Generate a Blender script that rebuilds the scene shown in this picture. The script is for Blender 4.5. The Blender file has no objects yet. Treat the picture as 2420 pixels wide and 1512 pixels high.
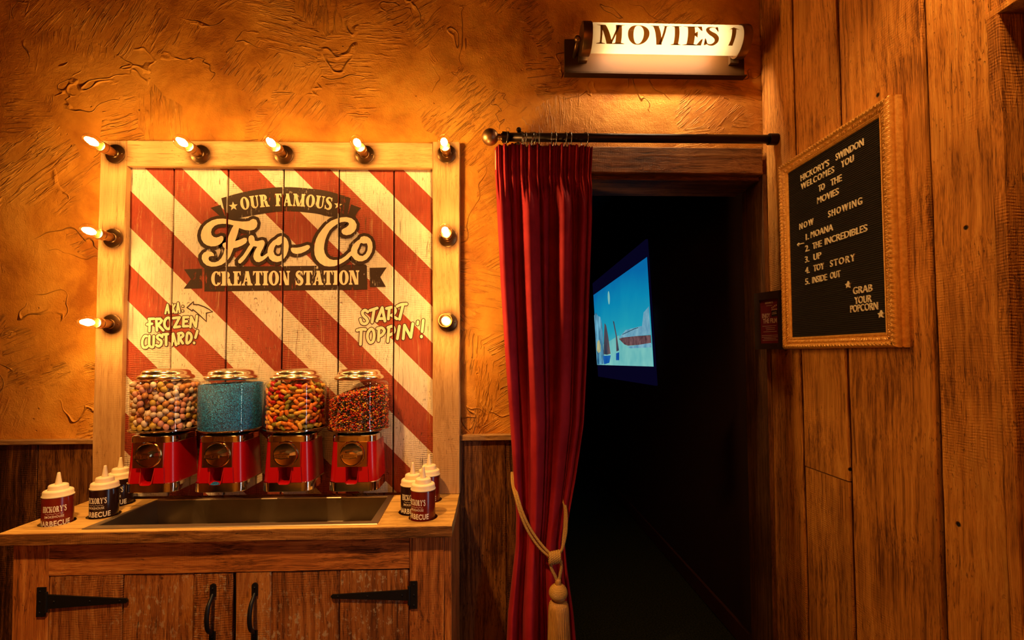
import bpy, bmesh, math, random
import numpy as np
from mathutils import Vector, Matrix
from mathutils.geometry import tessellate_polygon

sc = bpy.context.scene
COL = sc.collection
random.seed(7)
PI = math.pi

# ------------------------------------------------------------------ camera
cam_d = bpy.data.cameras.new('camera')
cam_d.sensor_fit = 'HORIZONTAL'
cam_d.sensor_width = 36.0
cam_d.lens = 16.81
cam_d.shift_x = 0.002066
cam_d.shift_y = 0.016942
cam_d.clip_start = 0.02
cam = bpy.data.objects.new('camera', cam_d)
COL.objects.link(cam)
cam.matrix_world = Matrix(((0.9993612, 0.00399744, -0.03551358, 0.0),
                           (-0.03535505, -0.03447117, -0.99878014, -1.883),
                           (-0.00521676, 0.9993977, -0.03430782, 1.40),
                           (0, 0, 0, 1)))
sc.camera = cam

# ------------------------------------------------------------------ colour, world, room lights
sc.view_settings.view_transform = 'Standard'
sc.view_settings.look = 'None'
sc.view_settings.gamma = 1.0
sc.view_settings.use_curve_mapping = False
sc.view_settings.exposure = 0.0
sc.cycles.use_adaptive_sampling = True
sc.cycles.adaptive_threshold = 0.04
sc.cycles.adaptive_min_samples = 16
sc.cycles.max_bounces = 6
sc.cycles.diffuse_bounces = 2
sc.cycles.glossy_bounces = 3
sc.cycles.transmission_bounces = 4
sc.cycles.transparent_max_bounces = 10

BULB_COLOR = (1.0, 0.56, 0.16)
BULB_STRENGTH = 440.0
SIGN_COLOR = (1.0, 0.72, 0.42)
SIGN_POWER = 8.0
WARM = (1.0, 0.53, 0.16)

world = bpy.data.worlds.new('world')
sc.world = world
world.use_nodes = True
bg = world.node_tree.nodes['Background']
bg.inputs[0].default_value = (1.0, 0.40, 0.10, 1)
bg.inputs[1].default_value = 0.02

def area_light(name, loc, target, sx, sy, power, color, spread=180):
    l = bpy.data.lights.new(name, 'AREA')
    l.shape = 'RECTANGLE'
    l.size, l.size_y = sx, sy
    l.energy = power
    l.color = color
    l.spread = math.radians(spread)
    o = bpy.data.objects.new(name, l)
    COL.objects.link(o)
    o.location = loc
    d = (Vector(target) - Vector(loc)).normalized()
    o.rotation_euler = d.to_track_quat('-Z', 'Y').to_euler()
    return o
def spot_light(name, loc, target, power, cone, blend, radius, color):
    l = bpy.data.lights.new(name, 'SPOT')
    l.energy = power; l.color = color
    l.spot_size = math.radians(cone); l.spot_blend = blend; l.shadow_soft_size = radius
    o = bpy.data.objects.new(name, l)
    COL.objects.link(o)
    o.location = loc
    o.rotation_euler = (Vector(target) - Vector(loc)).normalized().to_track_quat('-Z', 'Y').to_euler()
    return o
# ceiling downlight of the room the photographer stands in
spot_light('overhead_spot', (-0.78, -1.35, 2.85), (-0.80, -0.30, 0.70), 200.0, 60, 0.6, 0.05, WARM)
spot_light('overhead_spot', (0.72, -1.25, 2.95), (1.1, -0.66, 1.55), 58.0, 66, 0.8, 0.06, WARM)  # added fill spot, brightens the plank wall and letter board
# added fill, unseen: lights the wall behind the viewer for bounce and chrome reflections
spot_light('bounce_fill', (-0.4, -3.0, 3.1), (-0.4, -4.2, 1.5), 430.0, 95, 0.8, 0.08, WARM)
# a narrow strip of cool light from the side door just outside the frame, mirrored in glass and chrome
area_light('side_door_light', (1.08, -1.22, 1.25), (-0.8, -0.15, 1.15), 0.028, 1.5, 1.1, (0.55, 0.80, 1.0), 75)

# ------------------------------------------------------------------ node helpers
def new_mat(name):
    m = bpy.data.materials.new(name)
    m.use_nodes = True
    nt = m.node_tree
    for n in list(nt.nodes):
        nt.nodes.remove(n)
    out = nt.nodes.new('ShaderNodeOutputMaterial')
    return m, nt, out

class NT:
    def __init__(s, nt): s.nt = nt
    def node(s, t, **kw):
        n = s.nt.nodes.new(t)
        for k, v in kw.items(): setattr(n, k, v)
        return n
    def link(s, a, b): s.nt.links.new(a, b)
    def put(s, sock, v):
        if isinstance(v, bpy.types.NodeSocket): s.link(v, sock)
        elif v is not None: sock.default_value = v
    def math(s, op, a, b=None, c=None, clamp=False):
        n = s.node('ShaderNodeMath', operation=op, use_clamp=clamp)
        s.put(n.inputs[0], a)
        if b is not None: s.put(n.inputs[1], b)
        if c is not None: s.put(n.inputs[2], c)
        return n.outputs[0]
    def vmath(s, op, a, b=None):
        n = s.node('ShaderNodeVectorMath', operation=op)
        s.put(n.inputs[0], a)
        if b is not None: s.put(n.inputs[1], b)
        return n.outputs[0]
    def noise(s, vec, scale, detail=2, rough=0.5, dist=0.0, out=0):
        n = s.node('ShaderNodeTexNoise')
        s.put(n.inputs['Vector'], vec)
        n.inputs['Scale'].default_value = scale
        n.inputs['Detail'].default_value = detail
        n.inputs['Roughness'].default_value = rough
        n.inputs['Distortion'].default_value = dist
        return n.outputs[out]
    def voro(s, vec, scale, feature='F1', out='Distance', rand=1.0):
        n = s.node('ShaderNodeTexVoronoi', feature=feature)
        s.put(n.inputs['Vector'], vec)
        n.inputs['Scale'].default_value = scale
        n.inputs['Randomness'].default_value = rand
        return n.outputs[out]
    def ramp(s, fac, stops, interp='LINEAR'):
        n = s.node('ShaderNodeValToRGB')
        n.color_ramp.interpolation = interp
        el = n.color_ramp.elements
        while len(el) < len(stops): el.new(0.5)
        for e, (p, c) in zip(el, stops):
            e.position = p
            e.color = (c[0], c[1], c[2], 1) if not isinstance(c, (int, float)) else (c, c, c, 1)
        s.put(n.inputs[0], fac)
        return n.outputs[0]
    def mix(s, fac, a, b, mode='MIX'):
        n = s.node('ShaderNodeMix', data_type='RGBA', blend_type=mode)
        s.put(n.inputs[0], fac)
        s.put(n.inputs[6], a if isinstance(a, bpy.types.NodeSocket) else (*a[:3], 1))
        s.put(n.inputs[7], b if isinstance(b, bpy.types.NodeSocket) else (*b[:3], 1))
        return n.outputs[2]
    def maprange(s, v, a, b, c=0.0, d=1.0):
        n = s.node('ShaderNodeMapRange')
        s.put(n.inputs[0], v)
        for i, x in enumerate((a, b, c, d)): n.inputs[i + 1].default_value = x
        return n.outputs[0]
    def mapping(s, vec, scale=(1, 1, 1), rot=(0, 0, 0), loc=(0, 0, 0)):
        n = s.node('ShaderNodeMapping')
        s.put(n.inputs[0], vec)
        n.inputs['Scale'].default_value = scale
        n.inputs['Rotation'].default_value = rot
        n.inputs['Location'].default_value = loc
        return n.outputs[0]
    def bump(s, h, strength=0.5, dist=0.002, normal=None):
        n = s.node('ShaderNodeBump')
        n.inputs['Strength'].default_value = strength
        n.inputs['Distance'].default_value = dist
        s.put(n.inputs['Height'], h)
        if normal is not None: s.put(n.inputs['Normal'], normal)
        return n.outputs[0]
    def bsdf(s, color, rough=0.5, metal=0.0, normal=None, spec=None, **kw):
        n = s.node('ShaderNodeBsdfPrincipled')
        s.put(n.inputs['Base Color'], color if isinstance(color, bpy.types.NodeSocket) else (*color[:3], 1))
        s.put(n.inputs['Roughness'], rough)
        s.put(n.inputs['Metallic'], metal)
        if spec is not None: n.inputs['Specular IOR Level'].default_value = spec
        if normal is not None: s.put(n.inputs['Normal'], normal)
        for k, v in kw.items():
            s.put(n.inputs[k.replace('_', ' ')], v)
        return n.outputs[0]
    def coord(s, kind='Object'):
        return s.node('ShaderNodeTexCoord').outputs[kind]
    def attr(s, name):
        return s.node('ShaderNodeAttribute', attribute_name=name).outputs['Fac']

M = {}
def plain(name, color, rough=0.5, metal=0.0, spec=None, bump=None, **kw):
    m, nt, out = new_mat(name)
    t = NT(nt)
    nrm = None
    if bump:
        nrm = t.bump(t.noise(t.coord(), bump[0], 4), bump[1], bump[2])
    t.link(t.bsdf(color, rough, metal, nrm, spec, **kw), out.inputs[0])
    M[name] = m
    return m

def wood(name, axis, dark, mid, light, rough=0.75, grain=85.0, rings=11.0, saw=0.6, bumpd=0.0016, sat=0.35, con=0.20, blotch=0.30, paint=None, knots=True, seams=None):
    """weathered sawn boards; axis = grain direction"""
    m, nt, out = new_mat(name)
    t = NT(nt)
    co = t.coord()
    rnd = t.attr('rnd')
    comb = t.node('ShaderNodeCombineXYZ')
    for i, k in enumerate((3.7, 5.3, 7.9)):
        t.link(t.math('MULTIPLY', rnd, k), comb.inputs[i])
    p = t.vmath('ADD', co, comb.outputs[0])
    lo = 0.055
    sc_ = {'x': (lo, 1, 1), 'y': (1, lo, 1), 'z': (1, 1, lo)}[axis]
    g = t.mapping(p, sc_)
    warp = t.noise(p, 3.0, 2, 0.5, 0, 1)
    gw = t.vmath('ADD', g, t.vmath('MULTIPLY', warp, (0.03, 0.03, 0.03)))
    fine = t.noise(gw, grain, 4, 0.68)
    vfine = t.noise(gw, grain * 5, 2, 0.7)
    low = t.noise(gw, rings, 1.5, 0.45)
    cat = t.math('SINE', t.math('MULTIPLY', low, 60.0))
    patch = t.noise(p, 3.2, 3, 0.6)
    v = t.math('MULTIPLY', fine, 0.62)
    v = t.math('ADD', v, t.math('MULTIPLY', cat, 0.045))
    v = t.math('ADD', v, t.math('MULTIPLY', patch, 0.42))
    v = t.math('ADD', v, t.math('MULTIPLY', t.math('SUBTRACT', rnd, 0.5), sat * 0.45))
    v = t.math('ADD', v, t.math('MULTIPLY', t.math('SUBTRACT', vfine, 0.5), 0.55))
    col = t.ramp(v, [(0.52 - con, dark), (0.52, mid), (0.52 + con, light)])
    blot = t.maprange(t.noise(t.mapping(p, tuple(1.0 if k > 0.5 else 0.22 for k in sc_)), 7.0, 3, 0.62, 0.8), 0.50, 0.66)
    col = t.mix(t.math('MULTIPLY', blot, blotch), col, tuple(a * 0.55 + b * 0.25 for a, b in zip(dark, mid)))
    # saw marks across the grain
    ax = {'x': 0, 'y': 1, 'z': 2}[axis]
    sep = t.node('ShaderNodeSeparateXYZ')
    t.link(t.vmath('ADD', p, t.vmath('MULTIPLY', t.noise(p, 7, 2, 0.5, 0, 1), (0.025, 0.025, 0.025))), sep.inputs[0])
    sw = t.math('SINE', t.math('ADD', t.math('MULTIPLY', sep.outputs[ax], 900.0), t.math('MULTIPLY', t.noise(p, 22, 2), 3.0)))
    mask = t.maprange(t.noise(p, 2.3, 2), 0.42, 0.62)
    sw = t.math('MULTIPLY', t.math('MULTIPLY', sw, mask), t.maprange(t.noise(p, 75, 3), 0.35, 0.65))
    col = t.mix(t.math('MULTIPLY', t.math('MAXIMUM', sw, 0.0), saw * 0.55), col, t.mix(0.5, col, dark))
    h = t.math('ADD', t.math('MULTIPLY', fine, 0.9), t.math('MULTIPLY', vfine, 0.5))
    h = t.math('ADD', h, t.math('MULTIPLY', cat, 0.10))
    h = t.math('ADD', h, t.math('MULTIPLY', sw, 0.34 * saw))
    if knots:
        kd = t.voro(t.mapping(p, (1, 1, 1)), 5.5)
        km = t.maprange(kd, 0.022, 0.040, 1.0, 0.0)
        col = t.mix(km, col, (0.012, 0.006, 0.003))
        h = t.math('SUBTRACT', h, t.math('MULTIPLY', km, 1.5))
    if paint:
        col = paint(t, co, p, col, fine, vfine, patch)
    # fine checks along the grain and weathered flecks, over any paint
    chk = t.maprange(t.noise(t.mapping(gw, (1, 1, 1) if axis != 'q' else (1, 1, 1)), grain * 1.9, 2, 0.5, 0.3), 0.655, 0.72)
    chk = t.math('MULTIPLY', chk, t.maprange(t.noise(p, 5.0, 2), 0.42, 0.60))
    flk = t.math('MULTIPLY', t.maprange(t.noise(t.mapping(p, tuple(1.0 if k > 0.5 else 0.35 for k in sc_)), 150, 3, 0.6), 0.62, 0.68), t.maprange(t.noise(p, 6.5, 3), 0.48, 0.60))
    dk = t.math('ADD', t.math('MULTIPLY', chk, 0.75), t.math('MULTIPLY', flk, 0.55), clamp=True)
    if paint: dk = t.math('ADD', dk, t.math('MULTIPLY', t.math('MAXIMUM', sw, 0.0), 0.45), clamp=True)
    col = t.mix(dk, col, t.mix(0.35, dark, (0.0, 0.0, 0.0)))
    h = t.math('SUBTRACT', h, t.math('MULTIPLY', t.math('ADD', chk, flk), 0.5))
    if seams:
        sy = t.node('ShaderNodeSeparateXYZ'); t.link(co, sy.inputs[0])
        tot = None
        for s_ax, pos in seams:
            d = t.math('ABSOLUTE', t.math('SUBTRACT', sy.outputs[s_ax], pos))
            mk = t.maprange(d, 0.0008, 0.0018, 1.0, 0.0)
            tot = mk if tot is None else t.math('MAXIMUM', tot, mk)
        col = t.mix(tot, col, (0.02, 0.01, 0.005))
        h = t.math('SUBTRACT', h, t.math('MULTIPLY', tot, 1.2))
    nrm = t.bump(h, 0.85, bumpd)
    t.link(t.bsdf(col, rough, 0, nrm, 0.25), out.inputs[0])
    M[name] = m
    return m

# ------------------------------------------------------------------ materials
def make_plaster():
    m, nt, out = new_mat('ochre_plaster')
    t = NT(nt)
    co = t.coord()
    w1 = t.vmath('SUBTRACT', t.noise(co, 2.2, 3, 0.55, 0, 1), (0.5, 0.5, 0.5))
    pw = t.vmath('ADD', co, t.vmath('MULTIPLY', w1, (0.42, 0.42, 0.42)))
    # trowel patches: every patch has its own stroke direction
    cell = t.node('ShaderNodeTexVoronoi')
    t.link(pw, cell.inputs['Vector']); cell.inputs['Scale'].default_value = 3.1
    ccol = cell.outputs['Color']
    sepc = t.node('ShaderNodeSeparateColor'); t.link(ccol, sepc.inputs[0])
    rot = t.node('ShaderNodeVectorRotate', rotation_type='Y_AXIS')
    t.link(co, rot.inputs['Vector'])
    t.link(t.math('MULTIPLY', t.math('SUBTRACT', sepc.outputs[0], 0.35), 2.6), rot.inputs['Angle'])
    st = t.mapping(rot.outputs[0], (0.13, 1, 1))
    st = t.vmath('ADD', st, t.vmath('MULTIPLY', t.noise(co, 9, 2, 0.5, 0, 1), (0.012, 0.012, 0.012)))
    stroke = t.noise(st, 84, 3, 0.6, 0.5)
    strokes = t.maprange(stroke, 0.50, 0.66)
    smask = t.maprange(t.noise(co, 3.4, 2, 0.5), 0.42, 0.56)
    smask = t.math('MULTIPLY', smask, t.maprange(sepc.outputs[1], 0.18, 0.45))
    # patch edges: overlapping coats
    layer = t.math('MULTIPLY', sepc.outputs[2], 0.5)
    # curved ridges: iso lines of a warped noise
    n2 = t.noise(pw, 1.9, 3, 0.5, 1.2)
    ridge = t.math('ABSOLUTE', t.math('SUBTRACT', t.math('FRACT', t.math('MULTIPLY', n2, 5.0)), 0.5))
    ridge = t.maprange(ridge, 0.0, 0.035, 1.0, 0.0)
    rmask = t.maprange(t.noise(co, 4.1, 2), 0.50, 0.62)
    step = t.math('FLOOR', t.math('MULTIPLY', n2, 5.0))
    lump = t.noise(co, 14, 4, 0.6)
    grit = t.noise(co, 190, 3, 0.6)
    pits = t.maprange(t.voro(co, 26), 0.05, 0.11, 1.0, 0.0)
    pmask = t.maprange(t.noise(co, 6.0, 2), 0.55, 0.65)
    h = t.math('MULTIPLY', t.math('MULTIPLY', strokes, smask), 0.72)
    h = t.math('ADD', h, t.math('MULTIPLY', t.math('MULTIPLY', ridge, rmask), 1.0))
    h = t.math('ADD', h, t.math('MULTIPLY', lump, 0.65))
    h = t.math('ADD', h, t.math('MULTIPLY', grit, 0.17))
    h = t.math('ADD', h, t.math('MULTIPLY', layer, 0.5))
    h = t.math('SUBTRACT', h, t.math('MULTIPLY', t.math('MULTIPLY', pits, pmask), 0.8))
    # colour wash
    cl = t.noise(co, 2.4, 5, 0.62, 0.6)
    cl2 = t.noise(co, 9.0, 4, 0.6)
    v = t.math('ADD', t.math('MULTIPLY', cl, 0.75), t.math('MULTIPLY', cl2, 0.25))
    col = t.ramp(v, [(0.36, (0.36, 0.105, 0.006)), (0.50, (0.64, 0.245, 0.020)), (0.64, (0.80, 0.36, 0.045))])
    col = t.mix(t.math('MULTIPLY', t.math('MULTIPLY', strokes, smask), 0.25), col, (0.72, 0.33, 0.065))
    nrm = t.bump(h, 1.0, 0.0105)
    t.link(t.bsdf(col, 0.72, 0, nrm, 0.30), out.inputs[0])
    M['ochre_plaster'] = m
make_plaster()

wood('wall_wood', 'z', (0.16, 0.047, 0.006), (0.66, 0.25, 0.038), (0.86, 0.40, 0.08), rough=0.7, saw=0.4, bumpd=0.0042, sat=0.45, con=0.205, blotch=0.40)
wood('wainscot_wood', 'z', (0.014, 0.004, 0.001), (0.075, 0.021, 0.004), (0.24, 0.09, 0.02), rough=0.55, saw=0.7, bumpd=0.0035, con=0.17)
wood('frame_wood', 'z', (0.30, 0.135, 0.040), (0.50, 0.265, 0.095), (0.60, 0.35, 0.14), rough=0.75, saw=0.5, bumpd=0.0014, sat=0.15, con=0.26, blotch=0.10)
wood('frame_wood_x', 'x', (0.30, 0.135, 0.040), (0.50, 0.265, 0.095), (0.60, 0.35, 0.14), rough=0.75, saw=0.5, bumpd=0.0014, sat=0.15, con=0.26, blotch=0.10)
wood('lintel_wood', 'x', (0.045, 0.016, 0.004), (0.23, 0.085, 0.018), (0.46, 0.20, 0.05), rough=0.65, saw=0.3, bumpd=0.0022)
wood('jamb_wood', 'z', (0.040, 0.014, 0.004), (0.17, 0.060, 0.014), (0.32, 0.13, 0.035), rough=0.7, saw=0.3)
wood('trim_wood', 'x', (0.10, 0.042, 0.013), (0.34, 0.165, 0.052), (0.52, 0.29, 0.10), rough=0.75, saw=0.2)
wood('worktop_wood', 'x', (0.30, 0.14, 0.030), (0.66, 0.37, 0.10), (0.78, 0.48, 0.15), rough=0.5, saw=0.1, bumpd=0.0010, sat=0.1,
     seams=[(1, -0.135), (1, -0.247)])
wood('cabinet_wood', 'z', (0.08, 0.022, 0.004), (0.45, 0.132, 0.022), (0.68, 0.27, 0.055), rough=0.65, saw=0.3)
wood('cabinet_wood_x', 'x', (0.08, 0.022, 0.004), (0.45, 0.132, 0.022), (0.68, 0.27, 0.055), rough=0.65, saw=0.3)
def chips(t, co, p, col, fine, vfine, patch):
    mk = t.math('MULTIPLY', t.maprange(t.noise(t.mapping(p, (1, 1, 0.6)), 70, 4, 0.7), 0.56, 0.64), t.maprange(patch, 0.45, 0.60))
    return t.mix(t.math('MULTIPLY', mk, 0.75), col, (0.50, 0.36, 0.20))
wood('door_wood', 'z', (0.05, 0.014, 0.003), (0.33, 0.100, 0.018), (0.54, 0.22, 0.05), rough=0.7, saw=0.7, paint=chips, sat=0.6)
wood('grey_door_wood', 'z', (0.006, 0.0045, 0.004), (0.038, 0.028, 0.023), (0.10, 0.075, 0.055), rough=0.8, saw=0.2, bumpd=0.0025)

def stripes(t, co, p, col, fine, vfine, patch):
    # painted red and cream diagonals; 45 degrees, worn along the grain
    sep = t.node('ShaderNodeSeparateXYZ'); t.link(co, sep.inputs[0])
    u = t.math('ADD', sep.outputs[0], sep.outputs[2])           # x + z is constant along a stripe
    rnd = t.attr('rnd')
    u = t.math('ADD', u, t.math('MULTIPLY', t.math('SUBTRACT', rnd, 0.5), 0.006))
    u = t.math('ADD', u, t.math('MULTIPLY', t.math('SUBTRACT', vfine, 0.5), 0.003))
    f = t.math('FRACT', t.math('DIVIDE', t.math('SUBTRACT', u, STRIPE0), STRIPEP))
    red = t.math('LESS_THAN', f, 0.5)
    cream = t.mix(t.maprange(patch, 0.35, 0.65), (0.63, 0.475, 0.325), (0.78, 0.645, 0.49))
    redc = t.mix(t.maprange(patch, 0.35, 0.65), (0.23, 0.026, 0.010), (0.36, 0.060, 0.024))
    pc = t.mix(red, cream, redc)
    pc = t.mix(t.math('MULTIPLY', t.maprange(t.math('ADD', t.math('MULTIPLY', fine, 0.5), t.math('MULTIPLY', vfine, 0.5)), 0.50, 0.36), 0.45), pc, t.mix(0.62, pc, (0.05, 0.02, 0.005)))
    wear = t.maprange(t.math('ADD', t.math('MULTIPLY', fine, 0.6), t.math('MULTIPLY', vfine, 0.4)), 0.56, 0.70)
    return t.mix(t.math('MULTIPLY', wear, 0.7), pc, col)
STRIPE0, STRIPEP = 0.789, 0.281
wood('striped_boards', 'z', (0.16, 0.075, 0.022), (0.36, 0.20, 0.075), (0.52, 0.33, 0.14), rough=0.7, saw=0.8, bumpd=0.0036, paint=stripes, sat=0.2)

def worn_paint(name, color, chip):
    m, nt, out = new_mat(name)
    t = NT(nt)
    co = t.coord()
    g = t.mapping(co, (1, 1, 0.12))
    n = t.math('ADD', t.math('MULTIPLY', t.noise(g, 150, 4, 0.7), 0.55), t.math('MULTIPLY', t.noise(co, 22, 4, 0.65), 0.45))
    alpha = t.maprange(n, chip, chip + 0.03, 1.0, 0.0)
    col = t.mix(t.noise(g, 90, 3), tuple(c * 0.8 for c in color), tuple(min(1, c * 1.2) for c in color))
    nrm = t.bump(t.noise(g, 120, 4, 0.7), 0.6, 0.001)
    b = t.bsdf(col, 0.65, 0, nrm, 0.3)
    tr = t.node('ShaderNodeBsdfTransparent').outputs[0]
    mx = t.node('ShaderNodeMixShader')
    t.link(alpha, mx.inputs[0]); t.link(tr, mx.inputs[1]); t.link(b, mx.inputs[2])
    t.link(mx.outputs[0], out.inputs[0])
    M[name] = m
worn_paint('dark_paint', (0.034, 0.0115, 0.002), 0.575)
worn_paint('cream_paint', (0.78, 0.55, 0.33), 0.66)
worn_paint('line_paint', (0.045, 0.018, 0.010), 0.66)
worn_paint('pale_paint', (0.82, 0.60, 0.36), 0.66)

plain('bronze', (0.23, 0.12, 0.045), 0.38, 0.9, bump=(30, 0.15, 0.001))
plain('brass_socket', (0.42, 0.20, 0.06), 0.32, 1.0)
plain('dark_bronze', (0.030, 0.016, 0.010), 0.38, 0.75)
plain('bronze_ball', (0.32, 0.18, 0.08), 0.42, 1.0)
plain('fixture_brass', (0.050, 0.019, 0.0035), 0.6, 0.0, spec=0.12)
plain('ring_steel', (0.30, 0.27, 0.24), 0.25, 1.0)
plain('chrome', (0.78, 0.75, 0.72), 0.09, 1.0)
plain('lid_metal', (0.80, 0.66, 0.47), 0.20, 1.0)
plain('coin_brass', (0.66, 0.46, 0.26), 0.15, 1.0)
plain('red_enamel', (0.46, 0.003, 0.006), 0.22, 0.0, spec=0.5)
plain('black_rubber', (0.012, 0.011, 0.010), 0.5)
plain('black_iron', (0.010, 0.009, 0.009), 0.48, 0.35, bump=(180, 0.25, 0.0008))
plain('cap_plastic', (0.86, 0.68, 0.43), 0.42, 0.0, Subsurface_Weight=0.25, Subsurface_Scale=0.01)
plain('red_sauce', (0.155, 0.010, 0.004), 0.22, 0.0, spec=0.5)
plain('dark_sauce', (0.020, 0.006, 0.004), 0.22, 0.0, spec=0.5)
plain('label_print', (0.82, 0.74, 0.62), 0.5)
plain('letter_plastic', (0.86, 0.74, 0.55), 0.45)
plain('poster_red', (0.11, 0.006, 0.008), 0.5)
plain('poster_print', (0.45, 0.29, 0.19), 0.5)
plain('poster_black', (0.015, 0.012, 0.012), 0.5)
plain('black_frame', (0.025, 0.010, 0.006), 0.45)
plain('paper_tag', (0.80, 0.62, 0.36), 0.6)
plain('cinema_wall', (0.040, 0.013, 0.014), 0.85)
plain('cinema_skirting', (0.075, 0.022, 0.012), 0.5)
plain('screen_cloth', (0.020, 0.018, 0.05), 0.9)

def make_steel():
    m, nt, out = new_mat('brushed_steel')
    t = NT(nt)
    co = t.coord()
    n = t.noise(t.mapping(co, (0.03, 1, 1)), 300, 3)
    n2 = t.noise(co, 8, 4, 0.6)
    nrm = t.bump(n, 0.15, 0.0005)
    col = t.mix(n2, (0.26, 0.20, 0.13), (0.40, 0.32, 0.22))
    t.link(t.bsdf(col, t.maprange(n2, 0.3, 0.7, 0.28, 0.46), 1.0, nrm), out.inputs[0])
    M['brushed_steel'] = m
make_steel()
plain('lit_steel_rim', (0.50, 0.38, 0.24), 0.42, 1.0, bump=(200, 0.1, 0.0005))  # basin steel, lightened: the rim's bright reflection is put into the colour

def make_velvet():
    m, nt, out = new_mat('red_velvet')
    t = NT(nt)
    co = t.coord()
    n = t.noise(co, 7, 4, 0.6)
    col = t.mix(t.maprange(n, 0.35, 0.65), (0.27, 0.006, 0.013), (0.40, 0.016, 0.026))
    nrm = t.bump(t.noise(co, 420, 2), 0.25, 0.0006)
    t.link(t.bsdf(col, 0.75, 0, nrm, 0.2, Sheen_Weight=0.10, Sheen_Roughness=0.35, Sheen_Tint=(1.0, 0.22, 0.16, 1)), out.inputs[0])
    M['red_velvet'] = m
make_velvet()

def make_rope():
    m, nt, out = new_mat('gold_rope')
    t = NT(nt)
    uv = t.node('ShaderNodeUVMap').outputs[0]
    sep = t.node('ShaderNodeSeparateXYZ'); t.link(uv, sep.inputs[0])
    ph = t.math('ADD', t.math('MULTIPLY', sep.outputs[0], 2 * PI * 3), t.math('MULTIPLY', sep.outputs[1], 1400.0))
    tw = t.math('SINE', ph)
    col = t.mix(t.maprange(tw, -1, 1), (0.30, 0.13, 0.022), (0.72, 0.42, 0.105))
    nrm = t.bump(tw, 0.8, 0.0012)
    t.link(t.bsdf(col, 0.5, 0.0, nrm, 0.4), out.inputs[0])
    M['gold_rope'] = m
    m, nt, out = new_mat('gold_thread')
    t = NT(nt)
    co = t.coord()
    n = t.noise(t.mapping(co, (1, 1, 0.02)), 700, 3, 0.7)
    col = t.mix(t.maprange(n, 0.3, 0.7), (0.26, 0.10, 0.018), (0.68, 0.36, 0.085))
    t.link(t.bsdf(col, 0.5, 0.0, t.bump(n, 0.5, 0.001), 0.4), out.inputs[0])
    M['gold_thread'] = m
    m, nt, out = new_mat('gold_winding')
    t = NT(nt)
    co = t.coord()
    sep = t.node('ShaderNodeSeparateXYZ'); t.link(co, sep.inputs[0])
    z = t.math('ADD', sep.outputs[2], t.math('MULTIPLY', t.noise(co, 40, 2), 0.004))
    w = t.math('SINE', t.math('MULTIPLY', z, 2400.0))
    col = t.mix(t.maprange(w, -1, 1), (0.34, 0.15, 0.025), (0.74, 0.42, 0.10))
    t.link(t.bsdf(col, 0.45, 0.0, t.bump(w, 0.7, 0.001), 0.4), out.inputs[0])
    M['gold_winding'] = m
make_rope()

def make_gilt():
    m, nt, out = new_mat('gilt_frame')
    t = NT(nt)
    co = t.coord()
    n = t.noise(co, 90, 4, 0.65)
    col = t.mix(t.maprange(n, 0.30, 0.70), (0.62, 0.25, 0.036), (0.90, 0.47, 0.105))
    t.link(t.bsdf(col, 0.36, 0.25, t.bump(n, 0.4, 0.0010)), out.inputs[0])
    M['gilt_frame'] = m
    m, nt, out = new_mat('letterboard_felt')
    t = NT(nt)
    co = t.coord()
    n = t.noise(co, 260, 3)
    col = t.mix(n, (0.008, 0.005, 0.004), (0.022, 0.013, 0.010))
    t.link(t.bsdf(col, 0.7, 0, t.bump(n, 0.3, 0.0005), 0.3), out.inputs[0])
    M['letterboard_felt'] = m
make_gilt()

def thin_glass(name, tint=(1, 1, 1), refl=1.0):
    m, nt, out = new_mat(name)
    t = NT(nt)
    tr = t.node('ShaderNodeBsdfTransparent'); tr.inputs[0].default_value = (*tint, 1)
    gl = t.node('ShaderNodeBsdfGlossy'); gl.inputs['Roughness'].default_value = 0.02
    lw = t.node('ShaderNodeLayerWeight'); lw.inputs[0].default_value = 0.5
    f5 = t.math('POWER', lw.outputs['Facing'], 4.5)
    mx = t.node('ShaderNodeMixShader')
    t.link(t.math('ADD', 0.035, t.math('MULTIPLY', f5, 0.75 * refl), clamp=True), mx.inputs[0])
    t.link(tr.outputs[0], mx.inputs[1]); t.link(gl.outputs[0], mx.inputs[2])
    t.link(mx.outputs[0], out.inputs[0])
    M[name] = m
thin_glass('globe_glass', (0.97, 0.96, 0.94), 1.2)
thin_glass('bulb_glass', (1.0, 0.97, 0.90), 1.5)

def emit(name, color, strength):
    m, nt, out = new_mat(name)
    e = nt.nodes.new('ShaderNodeEmission')
    e.inputs[0].default_value = (*color, 1)
    e.inputs[1].default_value = strength
    nt.links.new(e.outputs[0], out.inputs[0])
    M[name] = m
emit('filament_glow', BULB_COLOR, BULB_STRENGTH)

def make_shade():
    m, nt, out = new_mat('opal_shade')
    t = NT(nt)
    tl = t.node('ShaderNodeBsdfTranslucent'); tl.inputs[0].default_value = (0.16, 0.130, 0.082, 1)
    df = t.node('ShaderNodeBsdfDiffuse'); df.inputs[0].default_value = (0.60, 0.48, 0.30, 1)
    mx = t.node('ShaderNodeMixShader'); mx.inputs[0].default_value = 0.35
    t.link(tl.outputs[0], mx.inputs[1]); t.link(df.outputs[0], mx.inputs[2])
    t.link(mx.outputs[0], out.inputs[0])
    M['opal_shade'] = m
    m, nt, out = new_mat('sign_letter_film')
    t = NT(nt)
    tl = t.node('ShaderNodeBsdfTranslucent'); tl.inputs[0].default_value = (0.16, 0.065, 0.012, 1)
    df = t.node('ShaderNodeBsdfDiffuse'); df.inputs[0].default_value = (0.12, 0.055, 0.014, 1)
    mx = t.node('ShaderNodeMixShader'); mx.inputs[0].default_value = 0.5
    t.link(tl.outputs[0], mx.inputs[1]); t.link(df.outputs[0], mx.inputs[2])
    t.link(mx.outputs[0], out.inputs[0])
    M['sign_letter_film'] = m
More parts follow.
